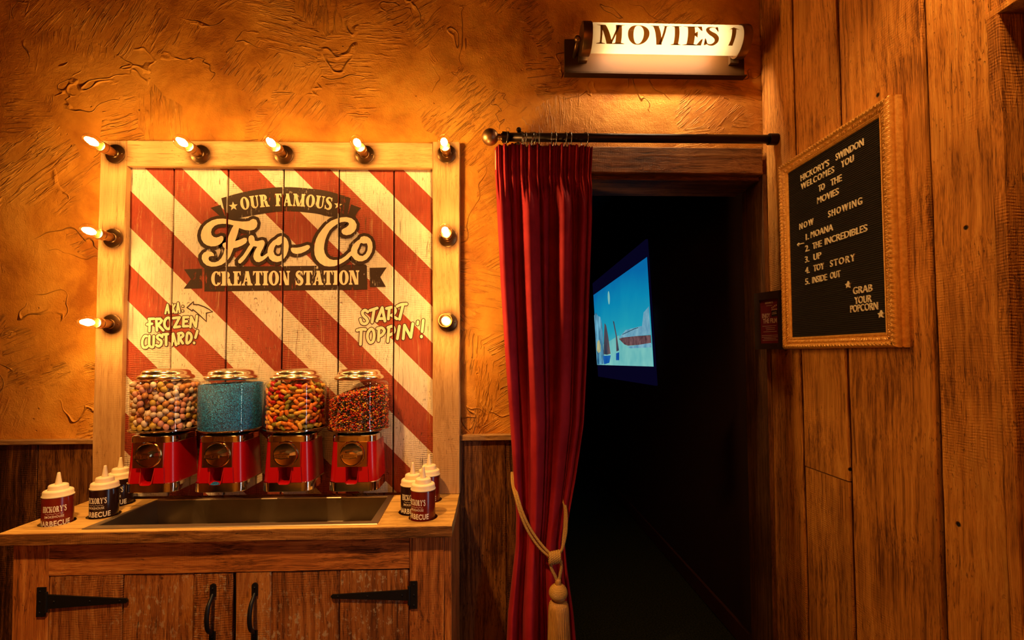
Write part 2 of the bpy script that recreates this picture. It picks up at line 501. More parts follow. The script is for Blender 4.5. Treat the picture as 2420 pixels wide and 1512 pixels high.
make_shade()

def make_carpet():
    m, nt, out = new_mat('dark_carpet')
    t = NT(nt)
    co = t.coord()
    n = t.noise(co, 130, 3, 0.7)
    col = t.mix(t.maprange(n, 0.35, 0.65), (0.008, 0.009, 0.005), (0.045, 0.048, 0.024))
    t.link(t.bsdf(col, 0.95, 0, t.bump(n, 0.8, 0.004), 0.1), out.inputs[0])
    M['dark_carpet'] = m
make_carpet()

def candy(name, color, rough=0.35, speck=None, spec=0.5, sss=0.0):
    m, nt, out = new_mat(name)
    t = NT(nt)
    c = color
    co = t.coord()
    info = t.node('ShaderNodeObjectInfo').outputs['Random']
    c = t.mix(info, tuple(x * 0.85 for x in color), tuple(min(1, x * 1.12) for x in color))
    if speck:
        sp = t.maprange(t.noise(co, 420, 2), 0.66, 0.70)
        c = t.mix(sp, c, speck)
    t.link(t.bsdf(c, rough, 0, None, spec, Subsurface_Weight=sss, Subsurface_Scale=0.004), out.inputs[0])
    M[name] = m
SPK = (0.30, 0.14, 0.06)
candy('egg_cream', (0.80, 0.62, 0.44), 0.45, SPK)
candy('egg_pink', (0.66, 0.28, 0.20), 0.45, SPK)
candy('egg_orange', (0.62, 0.26, 0.07), 0.45, SPK)
candy('egg_yellow', (0.64, 0.40, 0.06), 0.45, SPK)
candy('bean_orange', (0.80, 0.20, 0.02), 0.15)
candy('bean_yellow', (0.85, 0.42, 0.05), 0.15)
candy('bean_red', (0.52, 0.015, 0.012), 0.15)
candy('bean_green', (0.26, 0.21, 0.025), 0.15)
candy('drop_red', (0.52, 0.025, 0.012), 0.2)
candy('drop_orange', (0.66, 0.12, 0.015), 0.2)
candy('drop_yellow', (0.80, 0.38, 0.02), 0.2)
candy('drop_brown', (0.045, 0.014, 0.008), 0.2)
candy('drop_green', (0.07, 0.075, 0.012), 0.2)
candy('drop_grey', (0.26, 0.16, 0.17), 0.2)
def make_sprinkles():
    m, nt, out = new_mat('blue_sprinkles')
    t = NT(nt)
    co = t.coord()
    v = t.node('ShaderNodeTexVoronoi'); t.link(co, v.inputs['Vector']); v.inputs['Scale'].default_value = 420
    sep = t.node('ShaderNodeSeparateColor'); t.link(v.outputs['Color'], sep.inputs[0])
    col = t.ramp(sep.outputs[0], [(0.0, (0.0, 0.012, 0.03)), (0.45, (0.0, 0.10, 0.30)), (0.8, (0.0, 0.20, 0.60)), (1.0, (0.02, 0.42, 0.90))])
    nrm = t.bump(v.outputs['Distance'], 1.0, 0.002)
    t.link(t.bsdf(col, 0.45, 0, nrm, 0.5), out.inputs[0])
    M['blue_sprinkles'] = m
    m, nt, out = new_mat('candy_heart')
    t = NT(nt)
    co = t.coord()
    v = t.node('ShaderNodeTexVoronoi'); t.link(co, v.inputs['Vector']); v.inputs['Scale'].default_value = 150
    sep = t.node('ShaderNodeSeparateColor'); t.link(v.outputs['Color'], sep.inputs[0])
    col = t.ramp(sep.outputs[0], [(0.0, (0.30, 0.02, 0.01)), (0.35, (0.045, 0.014, 0.008)), (0.6, (0.36, 0.06, 0.012)), (0.8, (0.06, 0.06, 0.012)), (0.92, (0.5, 0.24, 0.02))], 'CONSTANT')
    t.link(t.bsdf(col, 0.3, 0, t.bump(v.outputs['Distance'], 1.0, 0.004)), out.inputs[0])
    M['candy_heart'] = m
make_sprinkles()

# ------------------------------------------------------------------ mesh building
class MB:
    def __init__(s):
        s.v, s.f, s.r, s.sm, s.uv = [], [], [], [], {}
    def add(s, verts, faces, rnd=0.5, smooth=False):
        b = len(s.v)
        s.v.extend(tuple(p) for p in verts)
        s.r.extend([rnd] * len(verts))
        for f in faces:
            s.f.append(tuple(b + i for i in f)); s.sm.append(smooth)
        return b
    def box(s, x0, x1, y0, y1, z0, z1, rnd=0.5):
        v = [(x, y, z) for x in (x0, x1) for y in (y0, y1) for z in (z0, z1)]
        f = [(0, 1, 3, 2), (4, 6, 7, 5), (0, 4, 5, 1), (2, 3, 7, 6), (0, 2, 6, 4), (1, 5, 7, 3)]
        s.add(v, f, rnd)
    def plank(s, x0, x1, y0, y1, z0, z1, ax, ch=0.002, jit=0.0008, rnd=None, n=None):
        """box with chamfered long edges whose edges wander a little, like sawn timber"""
        rnd = random.random() if rnd is None else rnd
        lo, hi = [x0, y0, z0], [x1, y1, z1]
        a = 'xyz'.index(ax); b, c = [i for i in range(3) if i != a]
        L = hi[a] - lo[a]
        n = n or max(2, int(L / 0.06))
        ch = min(ch, (hi[b] - lo[b]) * 0.4, (hi[c] - lo[c]) * 0.4)
        verts = []
        off = [0.0] * 8
        for k in range(n + 1):
            t = lo[a] + L * k / n
            off = [o * 0.7 + random.uniform(-jit, jit) for o in off]
            sec = [(lo[b] + ch, lo[c]), (hi[b] - ch, lo[c]), (hi[b], lo[c] + ch), (hi[b], hi[c] - ch),
                   (hi[b] - ch, hi[c]), (lo[b] + ch, hi[c]), (lo[b], hi[c] - ch), (lo[b], lo[c] + ch)]
            for q, (p0, p1) in enumerate(sec):
                w = [0, 0, 0]; w[a] = t; w[b] = p0 + off[q]; w[c] = p1 + off[(q + 3) % 8] * 0.6
                verts.append(tuple(w))
        faces = []
        for k in range(n):
            for q in range(8):
                i, j = k * 8 + q, k * 8 + (q + 1) % 8
                faces.append((i, j, j + 8, i + 8))
        faces.append(tuple(range(7, -1, -1))); faces.append(tuple(n * 8 + q for q in range(8)))
        if a == 1: faces = [tuple(reversed(f)) for f in faces]
        s.add(verts, faces, rnd)
    def lathe(s, prof, c=(0, 0, 0), axis='z', n=32, smooth=True, a0=0.0, a1=2 * PI, rnd=0.5, sx=1.0, sy=1.0):
        full = abs(a1 - a0 - 2 * PI) < 1e-6
        m = n if full else n + 1
        vs = []
        for r, h in prof:
            for k in range(m):
                t = a0 + (a1 - a0) * k / n
                p, q = r * math.cos(t) * sx, r * math.sin(t) * sy
                w = {'z': (p, q, h), 'x': (h, p, q), 'y': (p, h, -q)}[axis]
                vs.append((w[0] + c[0], w[1] + c[1], w[2] + c[2]))
        fs = []
        for i in range(len(prof) - 1):
            for k in range(n):
                k2 = (k + 1) % m
                fs.append((i * m + k, i * m + k2, (i + 1) * m + k2, (i + 1) * m + k))
        s.add(vs, fs, rnd, smooth)
    def tube(s, pts, r, n=8, cap=True, smooth=True, uv=False, closed=False):
        pts = [Vector(p) for p in pts]
        m = len(pts)
        rs = r if isinstance(r, (list, tuple)) else [r] * m
        tan = []
        for i in range(m):
            a = pts[(i - 1) % m] if (i or closed) else pts[0]
            b = pts[(i + 1) % m] if (i < m - 1 or closed) else pts[-1]
            tan.append((b - a).normalized())
        up = Vector((0, 0, 1)) if abs(tan[0].z) < 0.9 else Vector((1, 0, 0))
        nrm = (up - tan[0] * up.dot(tan[0])).normalized()
        vs, lens, L = [], [], 0.0
        for i in range(m):
            if i:
                L += (pts[i] - pts[i - 1]).length
                nrm = (nrm - tan[i] * nrm.dot(tan[i]))
                nrm = nrm.normalized() if nrm.length > 1e-6 else tan[i].orthogonal().normalized()
            bi = tan[i].cross(nrm)
            lens.append(L)
            for k in range(n):
                a = 2 * PI * k / n
                vs.append(pts[i] + (nrm * math.cos(a) + bi * math.sin(a)) * rs[i])
        fs = []
        rng = m if closed else m - 1
        base = len(s.f)
        for i in range(rng):
            i2 = (i + 1) % m
            for k in range(n):
                k2 = (k + 1) % n
                fs.append((i * n + k, i * n + k2, i2 * n + k2, i2 * n + k))
                if uv:
                    s.uv[base + len(fs) - 1] = [(k / n, lens[i]), ((k + 1) / n, lens[i]), ((k + 1) / n, lens[i2]), (k / n, lens[i2])]
        if cap and not closed:
            fs.append(tuple(range(n - 1, -1, -1))); fs.append(tuple((m - 1) * n + k for k in range(n)))
        s.add(vs, fs, 0.5, smooth)
    def sphere(s, c, r, n=16, m=10, sx=1, sy=1, sz=1):
        prof = [(max(1e-5, r * math.sin(PI * i / m)), -r * math.cos(PI * i / m)) for i in range(m + 1)]
        b = len(s.v)
        s.lathe(prof, (0, 0, 0), 'z', n)
        for i in range(b, len(s.v)):
            x, y, z = s.v[i]
            s.v[i] = (c[0] + x * sx, c[1] + y * sy, c[2] + z * sz)
    def loft(s, rings, smooth=True, cap0=True, cap1=True, rnd=0.5):
        n = len(rings[0]); vs = [p for r in rings for p in r]; fs = []
        for i in range(len(rings) - 1):
            for k in range(n):
                k2 = (k + 1) % n
                fs.append((i * n + k, i * n + k2, (i + 1) * n + k2, (i + 1) * n + k))
        if cap0: fs.append(tuple(range(n - 1, -1, -1)))
        if cap1: fs.append(tuple((len(rings) - 1) * n + k for k in range(n)))
        s.add(vs, fs, rnd, smooth)
    def grid(s, P, smooth=True, rnd=0.5):
        m, n = len(P), len(P[0])
        s.add([p for row in P for p in row],
              [(i * n + j, i * n + j + 1, (i + 1) * n + j + 1, (i + 1) * n + j) for i in range(m - 1) for j in range(n - 1)], rnd, smooth)
    def prism(s, loops, f0, f1, back=True):
        """extrude a flat outline with holes; f0/f1 map (u,v) to 3-D on the front and on the back"""
        loops = [[Vector((p[0], p[1], 0)) for p in l] for l in loops]
        tris = tessellate_polygon(loops)
        flat = [p for l in loops for p in l]
        n = len(flat)
        vs = [f0(p.x, p.y) for p in flat]
        fs = [tuple(t) for t in tris]
        if f1:
            vs += [f1(p.x, p.y) for p in flat]
            if back: fs += [tuple(n + i for i in reversed(t)) for t in tris]
            b = 0
            for l in loops:
                k = len(l)
                for i in range(k):
                    j = (i + 1) % k
                    fs.append((b + i, b + j, n + b + j, n + b + i))
                b += k
        s.add(vs, fs)
    def mesh(s, name):
        me = bpy.data.meshes.new(name)
        me.from_pydata(s.v, [], s.f)
        me.polygons.foreach_set('use_smooth', s.sm)
        at = me.attributes.new('rnd', 'FLOAT', 'POINT')
        at.data.foreach_set('value', s.r)
        if s.uv:
            ul = me.uv_layers.new(name='UVMap')
            for pi, uvs in s.uv.items():
                for li, q in zip(me.polygons[pi].loop_indices, uvs): ul.data[li].uv = q
        me.update()
        return me
    def build(s, name, mat, parent=None, fix=True, auto=None):
        me = s.mesh(name)
        if fix:
            bm = bmesh.new(); bm.from_mesh(me)
            bmesh.ops.recalc_face_normals(bm, faces=bm.faces[:])
            bm.to_mesh(me); bm.free()
        if auto: 
            me.polygons.foreach_set('use_smooth', [True] * len(me.polygons))
            me.set_sharp_from_angle(angle=math.radians(auto))
        me.materials.append(M[mat] if isinstance(mat, str) else mat)
        o = bpy.data.objects.new(name, me)
        COL.objects.link(o)
        if parent: o.parent = parent
        return o

def thing(name, label, cat, loc=(0, 0, 0), group=None, rz=0.0):
    o = bpy.data.objects.new(name, None)
    o.empty_display_size = 0.05
    COL.objects.link(o)
    o.location = loc
    o.rotation_euler = (0, 0, rz)
    return tag(o, label, cat, group)
def tag(o, label, cat, group=None, kind=None):
    o['label'] = label; o['category'] = cat
    if group: o['group'] = group
    if kind: o['kind'] = kind
    return o
def struct(o):
    o['kind'] = 'structure'
    return o
def copy_thing(root, loc):
    r = root.copy(); COL.objects.link(r); r.location = loc
    for ch in root.children:
        c = ch.copy(); COL.objects.link(c); c.parent = r
        for g in ch.children:
            d = g.copy(); COL.objects.link(d); d.parent = c
    return r

def arc(cx, cy, rx, ry, a0, a1, n=16):
    return [(cx + rx * math.cos(math.radians(a0 + (a1 - a0) * i / n)), cy + ry * math.sin(math.radians(a0 + (a1 - a0) * i / n))) for i in range(n + 1)]
def circle(cx, cy, r, n=32):
    return [(cx + r * math.cos(2 * PI * i / n), cy + r * math.sin(2 * PI * i / n)) for i in range(n)]
def spline(pts, sub=6, closed=False):
    """Catmull-Rom through the points (any dimension)"""
    P = [np.array(p, float) for p in pts]; n = len(P); out = []
    for i in range(n if closed else n - 1):
        p0 = P[(i - 1) % n] if (closed or i > 0) else P[0]
        p1, p2 = P[i], P[(i + 1) % n]
        p3 = P[(i + 2) % n] if (closed or i + 2 < n) else P[-1]
        for k in range(sub):
            t = k / sub
            out.append(tuple(0.5 * (2 * p1 + (p2 - p0) * t + (2 * p0 - 5 * p1 + 4 * p2 - p3) * t * t + (3 * p1 - p0 - 3 * p2 + p3) * t ** 3)))
    if not closed: out.append(tuple(P[-1]))
    return out
def ribbon(pts, w, closed=False):
    """flat stroke: mitred quads sharing their corners, with round ends; w = half width (number or list)"""
    pts = [p[:2] for p in pts]
    if len(pts) == 2:
        (a, b), (c, d) = pts
        pts = [(a + (c - a) * k / 4, b + (d - b) * k / 4) for k in range(5)]
        if isinstance(w, (list, tuple)): w = [w[0] + (w[1] - w[0]) * k / 4 for k in range(5)]
    n = len(pts); ws = list(w) if isinstance(w, (list, tuple)) else [w] * n
    nr = []
    for i in range(n):
        def sd(a, b):
            dx, dy = b[0] - a[0], b[1] - a[1]; L = math.hypot(dx, dy) or 1e-9
            return (-dy / L, dx / L)
        n0 = sd(pts[i - 1], pts[i]) if (i or closed) else None
        n1 = sd(pts[i], pts[(i + 1) % n]) if (i < n - 1 or closed) else None
        n0 = n0 or n1; n1 = n1 or n0
        mx, my = n0[0] + n1[0], n0[1] + n1[1]; L = math.hypot(mx, my)
        if L < 0.2: mx, my, k = n1[0], n1[1], 1.0
        else:
            mx, my = mx / L, my / L
            k = min(1.0 / max(0.3, mx * n1[0] + my * n1[1]), 1.6)
        nr.append((mx * k, my * k))
    Lf = [(p[0] + m[0] * a, p[1] + m[1] * a) for p, m, a in zip(pts, nr, ws)]
    Rt = [(p[0] - m[0] * a, p[1] - m[1] * a) for p, m, a in zip(pts, nr, ws)]
    polys = []
    for i in range(n if closed else n - 1):
        k = (i + 1) % n
        polys.append([Lf[i], Rt[i], Rt[k], Lf[k]])
    if not closed:
        for (p, q, a) in ((pts[0], pts[1], ws[0]), (pts[-1], pts[-2], ws[-1])):
            b = math.atan2(p[1] - q[1], p[0] - q[0])
            polys.append([(p[0] + a * math.cos(b + t), p[1] + a * math.sin(b + t)) for t in np.linspace(-PI / 2, PI / 2, 9)])
    return polys

# ------------------------------------------------------------------ lettering
def text_mesh(body, bold=0.0, spacing=1.0):
    cu = bpy.data.curves.new('t', 'FONT')
    cu.body = body; cu.size = 1.0; cu.offset = bold; cu.space_character = spacing
    cu.resolution_u = 3
    o = bpy.data.objects.new('t', cu)
    COL.objects.link(o)
    dg = bpy.context.evaluated_depsgraph_get()
    dg.update()
    me = bpy.data.meshes.new_from_object(o.evaluated_get(dg))
    vs = [tuple(v.co) for v in me.vertices]; fs = [tuple(p.vertices) for p in me.polygons]
    bpy.data.objects.remove(o); bpy.data.curves.remove(cu); bpy.data.meshes.remove(me)
    return vs, fs
def text_into(mb, body, fmap, x0, x1, y0, y1, bold=0.0, spacing=1.0, thick=None, fit_caps=True):
    """lay sans lettering into the rectangle x0..x1, y0..y1 (cap height), mapped to 3-D by fmap(u,v,depth)"""
    vs, fs = text_mesh(body, bold, spacing)
    ax = [v[0] for v in vs]; a0, a1 = min(ax), max(ax)
    cap = CAPH
    pts = [(x0 + (v[0] - a0) / (a1 - a0) * (x1 - x0), y0 + (v[1] / cap) * (y1 - y0)) for v in vs]
    n = len(pts)
    V = [fmap(u, v, 0.0) for u, v in pts]
    F = list(fs)
    if thick:
        V += [fmap(u, v, thick) for u, v in pts]
        edges = {}
        for f in fs:
            for i in range(len(f)):
                a, b = f[i], f[(i + 1) % len(f)]
                if (b, a) in edges: del edges[(b, a)]
                else: edges[(a, b)] = 1
        F = [tuple(reversed(f)) for f in fs] + [tuple(n + i for i in f) for f in fs] + [(a, b, n + b, n + a) for a, b in edges]
    mb.add(V, F)
_v, _f = text_mesh('H'); CAPH = max(p[1] for p in _v)

def serif_glyph(ch, t=0.22, h=0.09, s=0.09):
    """one roman capital, cap height 1: list of polygons and its width"""
    P = []
    def rect(x0, y0, x1, y1): P.append([(x0, y0), (x1, y0), (x1, y1), (x0, y1)])
    def foot(x, w, y=0.0, sl=s, sr=s):
        P.append([(x - sl, y), (x + w + sr, y), (x + w + sr, y + h * 0.7), (x + w, y + h * 1.7), (x, y + h * 1.7), (x - sl, y + h * 0.7)])
    def head(x, w, y=1.0, sl=s, sr=s):
        P.append([(x - sl, y), (x - sl, y - h * 0.7), (x, y - h * 1.7), (x + w, y - h * 1.7), (x + w + sr, y - h * 0.7), (x + w + sr, y)])
    def stem(x, w=t, f=True, hd=True, y0=0.0, y1=1.0):
        rect(x, y0, x + w, y1)
        if f: foot(x, w)
        if hd: head(x, w)
    def diag(xa, ya, xb, yb, w): P.append([(xa, ya), (xa + w, ya), (xb + w, yb), (xb, yb)])
    def ring(cx, cy, rx, ry, tx, ty, a0=0, a1=360, n=36):
        o = arc(cx, cy, rx, ry, a0, a1, n); i = arc(cx, cy, rx - tx, ry - ty, a0, a1, n)
        for k in range(n): P.append([o[k], o[k + 1], i[k + 1], i[k]])
    th = max(h, t * 0.42)
    if ch == 'I': stem(s); return P, t + 2 * s
    if ch == 'O': ring(0.40, 0.5, 0.40, 0.52, t, h * 1.1); return P, 0.80
    if ch == 'C':
        ring(0.40, 0.5, 0.40, 0.52, t, h * 1.1, 38, 322)
        P.append([(0.60, 0.98), (0.72, 1.0), (0.72, 0.66), (0.66, 0.66), (0.58, 0.86)])
        P.append([(0.58, 0.16), (0.70, 0.22), (0.74, 0.28), (0.70, 0.12), (0.62, 0.06)])
        return P, 0.74
    if ch == 'S':
        c = spline([(0.55, 0.80), (0.45, 0.92), (0.30, 0.955), (0.16, 0.88), (0.13, 0.74), (0.24, 0.60), (0.40, 0.49), (0.51, 0.36), (0.52, 0.20), (0.42, 0.07), (0.27, 0.04), (0.12, 0.11), (0.05, 0.22)], 5)
        n = len(c); w = [h * 0.55 + (t * 0.5 - h * 0.55) * max(0.0, math.sin(PI * (i / (n - 1) - 0.10) / 0.8)) ** 1.3 if 0.1 < i / (n - 1) < 0.9 else h * 0.55 for i in range(n)]
        P.extend(ribbon(c, w))
        P.append([(0.50, 0.98), (0.575, 0.98), (0.575, 0.68), (0.545, 0.68), (0.46, 0.88)])
        P.append([(0.02, 0.02), (0.09, 0.02), (0.16, 0.10), (0.06, 0.33), (0.02, 0.33)])
        return P, 0.64
    if ch in 'EF':
        stem(s)
        x = s + t; w = 0.60 if ch == 'E' else 0.57
        rect(x - 0.02, 1 - h, w, 1); P.append([(w, 1), (w, 0.70), (w - 0.05, 0.72), (w - 0.14, 1 - h)])
        rect(x - 0.02, 0.48, w - 0.18, 0.48 + h); P.append([(w - 0.15, 0.68), (w - 0.15, 0.36), (w - 0.19, 0.40), (w - 0.26, 0.48), (w - 0.26, 0.57), (w - 0.19, 0.64)])
        if ch == 'E':
            rect(x - 0.02, 0, w, h); P.append([(w + 0.03, 0.32), (w - 0.03, 0.28), (w - 0.14, h), (w - 0.05, 0), (w + 0.01, 0)])
        return P, w + 0.04
    if ch == 'T':
        w = 0.72; x = (w - t) / 2
        stem(x, t, True, False)
        rect(0.02, 1 - h, w - 0.02, 1)
        P.append([(0.0, 1), (0.0, 0.68), (0.05, 0.72), (0.15, 1 - h), (0.15, 1)]); P.append([(w, 1), (w - 0.15, 1), (w - 0.15, 1 - h), (w - 0.05, 0.72), (w, 0.68)])
        return P, w
    if ch in 'RPB':
        stem(s)
        x = s + t
        ring(x + 0.03, 0.74, 0.30, 0.26, t * 0.95, h, -90, 90, 18)
        rect(x - 0.02, 1 - h, x + 0.04, 1); rect(x - 0.02, 0.48, x + 0.04, 0.48 + h)
        if ch == 'R':
            diag(x + 0.06, 0.50, x + 0.20, 0.0, t * 0.95); foot(x + 0.20, t * 0.95, sl=0.01)
            return P, x + 0.20 + t + s
        return P, x + 0.36
    if ch == 'U':
        w = 0.80
        stem(s, t, False, True, 0.28); stem(w - s - th, th, False, True, 0.28)
        cx = (s + w - s) / 2
        o = arc(w / 2, 0.30, w / 2 - s, 0.32, 180, 360, 18); i = arc((s + t + w - s - th) / 2, 0.30, (w - s - th - s - t) / 2, 0.32 - h * 1.3, 180, 360, 18)
        for k in range(18): P.append([o[k], o[k + 1], i[k + 1], i[k]])
        return P, w
    if ch == 'N':
        w = 0.84
        stem(s, th); stem(w - s - th, th, False, True); diag(s, 1.0, w - s - t * 1.02, 0.0, t * 1.05)
        return P, w
    if ch == 'A':
        w = 0.86; m = w / 2
        diag(s, 0, m - th * 0.6, 1.0, th); diag(w - s - t, 0, m - t * 0.55, 1.0, t)
        rect(0.24, 0.28, w - 0.26, 0.28 + h)
        foot(s, th, sl=s * 0.9, sr=s * 0.7); foot(w - s - t, t, sl=s * 0.7, sr=s * 0.9)
        return P, w
    if ch == 'V':
        w = 0.86; m = w / 2
        diag(s, 1, m - t * 0.5, 0.0, t); diag(w - s - th, 1, m - th * 0.2, 0.0, th)
        head(s, t, sl=s * 0.9, sr=s * 0.7); head(w - s - th, th, sl=s * 0.7, sr=s * 0.9)
        return P, w
    if ch == 'M':
        w = 1.10; m = w / 2
        stem(s, th * 0.8, True, False); stem(w - s - t, t, True, False)
        diag(s - 0.02, 1, m - t * 0.62, 0.0, t); diag(w - s - th - 0.04, 1, m - th * 0.3, 0.0, th * 0.8)
        head(s, t * 0.8, sr=0); head(w - s - t, t, sl=0)
        return P, w
    if ch == 'H':
        w = 0.84
        stem(s); stem(w - s - t); rect(s + t - 0.02, 0.47, w - s - t + 0.02, 0.47 + h)
        return P, w
    if ch == 'K':
        stem(s)
        x = s + t
        diag(x - 0.02, 0.34, x + 0.34, 1.0, th); diag(x + 0.12, 0.56, x + 0.26, 0.0, t)
        head(x + 0.34, th, sl=0.06, sr=0.06); foot(x + 0.26, t, sl=0.03)
        return P, x + 0.26 + t + s
    if ch == 'Y':
        w = 0.82; x = (w - t) / 2
        rect(x, 0, x + t, 0.45); foot(x, t)
        diag(s, 1, x, 0.42, t); diag(w - s - th, 1, x + t - th, 0.42, th)
        head(s, t, sl=s * 0.9, sr=s * 0.6); head(w - s - th, th, sl=s * 0.6, sr=s * 0.9)
        return P, w
    if ch == "'":
        P.append([(0.03, 1.0), (0.19, 1.0), (0.13, 0.66), (0.06, 0.66)])
        return P, 0.22
    return P, 0.40
def serif_text(body, t=0.22, h=0.09, s=0.09, gap=0.06):
    x = 0.0; out = []
    for ch in body:
        P, w = serif_glyph(ch, t, h, s)
        out.append((x, w, [[(px + x, py) for px, py in p] for p in P]))
        x += w + gap
    return out, x - gap
def polys_into(mb, polys, fmap0, step=0.0):
    """step lifts every following polygon a hair, so that overlapping strokes do not share one plane"""
    for ip, p in enumerate(polys):
        fmap = fmap0 if not step else (lambda a, b, ip=ip: fmap0(a, b, (ip % 16) * step))
        a = sum(p[i][0] * p[(i + 1) % len(p)][1] - p[(i + 1) % len(p)][0] * p[i][1] for i in range(len(p)))
        if abs(a) < 1e-12: continue
        if a < 0: p = p[::-1]
        if len(p) <= 4: mb.add([fmap(*q) for q in p], [tuple(range(len(p)))])
        else:
            tr = tessellate_polygon([[Vector((q[0], q[1], 0)) for q in p]])
            mb.add([fmap(*q) for q in p], [tuple(x) for x in tr])

# ================================================================== THE SETTING
# back wall: ochre plaster over a plank wainscot, with the cinema doorway cut in it
OX0, OX1, OZ = 0.150, 1.085, 2.115
mb = MB()
def sheet(x0, x1, z0, z1, y):
    mb.add([(x0, y, z0), (x1, y, z0), (x1, y, z1), (x0, y, z1)], [(0, 1, 2, 3)])
mb.box(-3.2, OX0, 0.0, 0.20, 0.0, 3.4)
mb.box(OX0, OX1, 0.0, 0.20, OZ, 3.4)
mb.box(1.137, 1.40, 0.0, 0.20, 0.0, OZ); mb.box(OX1, 1.40, 0.0, 0.20, OZ, 3.4)
struct(mb.build('wall_back', 'ochre_plaster'))

mb = MB()
for x0, x1 in ((-3.2, -2.52), (-2.515, -2.18), (-2.175, -1.938), (-1.933, -1.711), (-1.706, -1.44), (-0.16, 0.0465), (0.050, 0.125)):
    mb.plank(x0, x1, -0.014, -0.0005, 0.0, 1.075, 'z', 0.002, 0.0008)
struct(mb.build('wall_back_wainscot', 'wainscot_wood'))
mb = MB()
mb.plank(-3.2, -1.4785, -0.032, -0.0005, 1.0705, 1.0875, 'x', 0.002, 0.0010, 0.55)
struct(mb.build('trim_1', 'trim_wood'))
mb = MB()
mb.plank(-0.1265, 0.125, -0.032, -0.0005, 1.067, 1.0885, 'x', 0.002, 0.0006, 0.6)
struct(mb.build('trim_2', 'trim_wood'))

# doorway lining and lintel
d1 = bpy.data.objects.new('door_1', None); COL.objects.link(d1); struct(d1)
mb = MB()
mb.plank(0.125, 1.081, -0.030, -0.0005, 2.1135, 2.2185, 'x', 0.003, 0.0012, 0.62)
mb.build('lintel', 'lintel_wood', d1)
mb = MB(); mb.plank(0.1505, 1.0845, 0.0, 0.20, 2.098, 2.1145, 'x', 0.002, 0.0008, 0.3)
mb.build('head_lining', 'lintel_wood', d1)
mb = MB()
mb.add([(1.081, -0.030, 0.0), (1.096, -0.030, 0.0), (1.135, 0.205, 0.0), (1.121, 0.205, 0.0),
        (1.081, -0.030, 2.113), (1.096, -0.030, 2.113), (1.135, 0.205, 2.113), (1.121, 0.205, 2.113)],
       [(0, 1, 5, 4), (1, 2, 6, 5), (2, 3, 7, 6), (3, 0, 4, 7), (4, 5, 6, 7), (3, 2, 1, 0)], 0.4)
mb.build('jamb', 'jamb_wood', d1)
mb = MB(); mb.plank(0.1255, 0.1495, -0.016, 0.20, 0.0, 2.113, 'z', 0.002, 0.0008, 0.35)
mb.build('jamb', 'jamb_wood', d1)

# right-hand wall of wide sawn planks
mb = MB()
XW = 1.10
def vplank(y0, y1, z0, z1, rnd, d=0.0):
    mb.plank(XW + d, XW + 0.02, y0 + 0.0025, y1 - 0.0025, z0, z1, 'z', 0.003, 0.0011, rnd)
vplank(-0.207, -0.002, 0.0, 3.4, 0.42)
vplank(-0.4285, -0.213, 1.0, 3.4, 0.55); vplank(-0.4285, -0.213, 0.0, 0.996, 0.36, 0.001)
vplank(-0.7255, -0.4375, 0.0, 3.4, 0.38, -0.001)
vplank(-0.886, -0.7345, 0.0, 3.4, 0.56)
vplank(-1.15, -0.8875, 2.15, 3.4, 0.6); vplank(-1.46, -1.152, 2.15, 3.4, 0.35); vplank(-1.80, -1.462, 2.15, 3.4, 0.5); vplank(-2.4, -1.802, 0.0, 3.4, 0.5); vplank(-3.0, -2.402, 0.0, 3.4, 0.4); vplank(-4.2, -3.002, 0.0, 3.4, 0.5)
wr = struct(mb.build('wall_right', 'wall_wood'))
mb = MB()
mb.box(XW + 0.0195, XW + 0.06, -0.9, 0.0, 0.0, 3.4, 0.0)
mb.box(XW + 0.0195, XW + 0.06, -4.2, -0.9, 2.155, 3.4, 0.0)
mb.build('backing', 'black_rubber', wr)

# plank door in the right-hand wall at the edge of view
d2 = bpy.data.objects.new('door_2', None); COL.objects.link(d2); struct(d2)
mb = MB()
mb.plank(1.092, 1.155, -0.9135, -0.888, 0.0, 2.128, 'z', 0.002, 0.0010, 0.30)
mb.build('jamb', 'wall_wood', d2)
mb = MB(); mb.plank(1.092, 1.155, -1.80, -0.889, 2.1285, 2.1455, 'y', 0.002, 0.0008, 0.7)
mb.build('head', 'wall_wood', d2)
mb = MB()
for k, (y0, y1) in enumerate(((-1.11, -0.915), (-1.33, -1.113), (-1.55, -1.333), (-1.795, -1.553))):
    mb.plank(1.150, 1.172, y0, y1, 0.01, 2.126, 'z', 0.003, 0.001, 0.35 + 0.1 * k)
mb.build('door_leaf', 'grey_door_wood', d2)

# the rest of the room, behind and beside the viewer
mb = MB(); mb.box(-3.2, 1.7, -4.3, -4.2, 0.0, 3.4); struct(mb.build('wall_front', 'ochre_plaster'))
mb = MB(); mb.box(-3.3, -3.2, -4.3, 0.2, 0.0, 3.4); struct(mb.build('wall_left', 'ochre_plaster'))
mb = MB(); mb.box(-3.3, 1.7, -4.3, 0.2, 3.4, 3.46); struct(mb.build('ceiling_front', 'cinema_wall'))

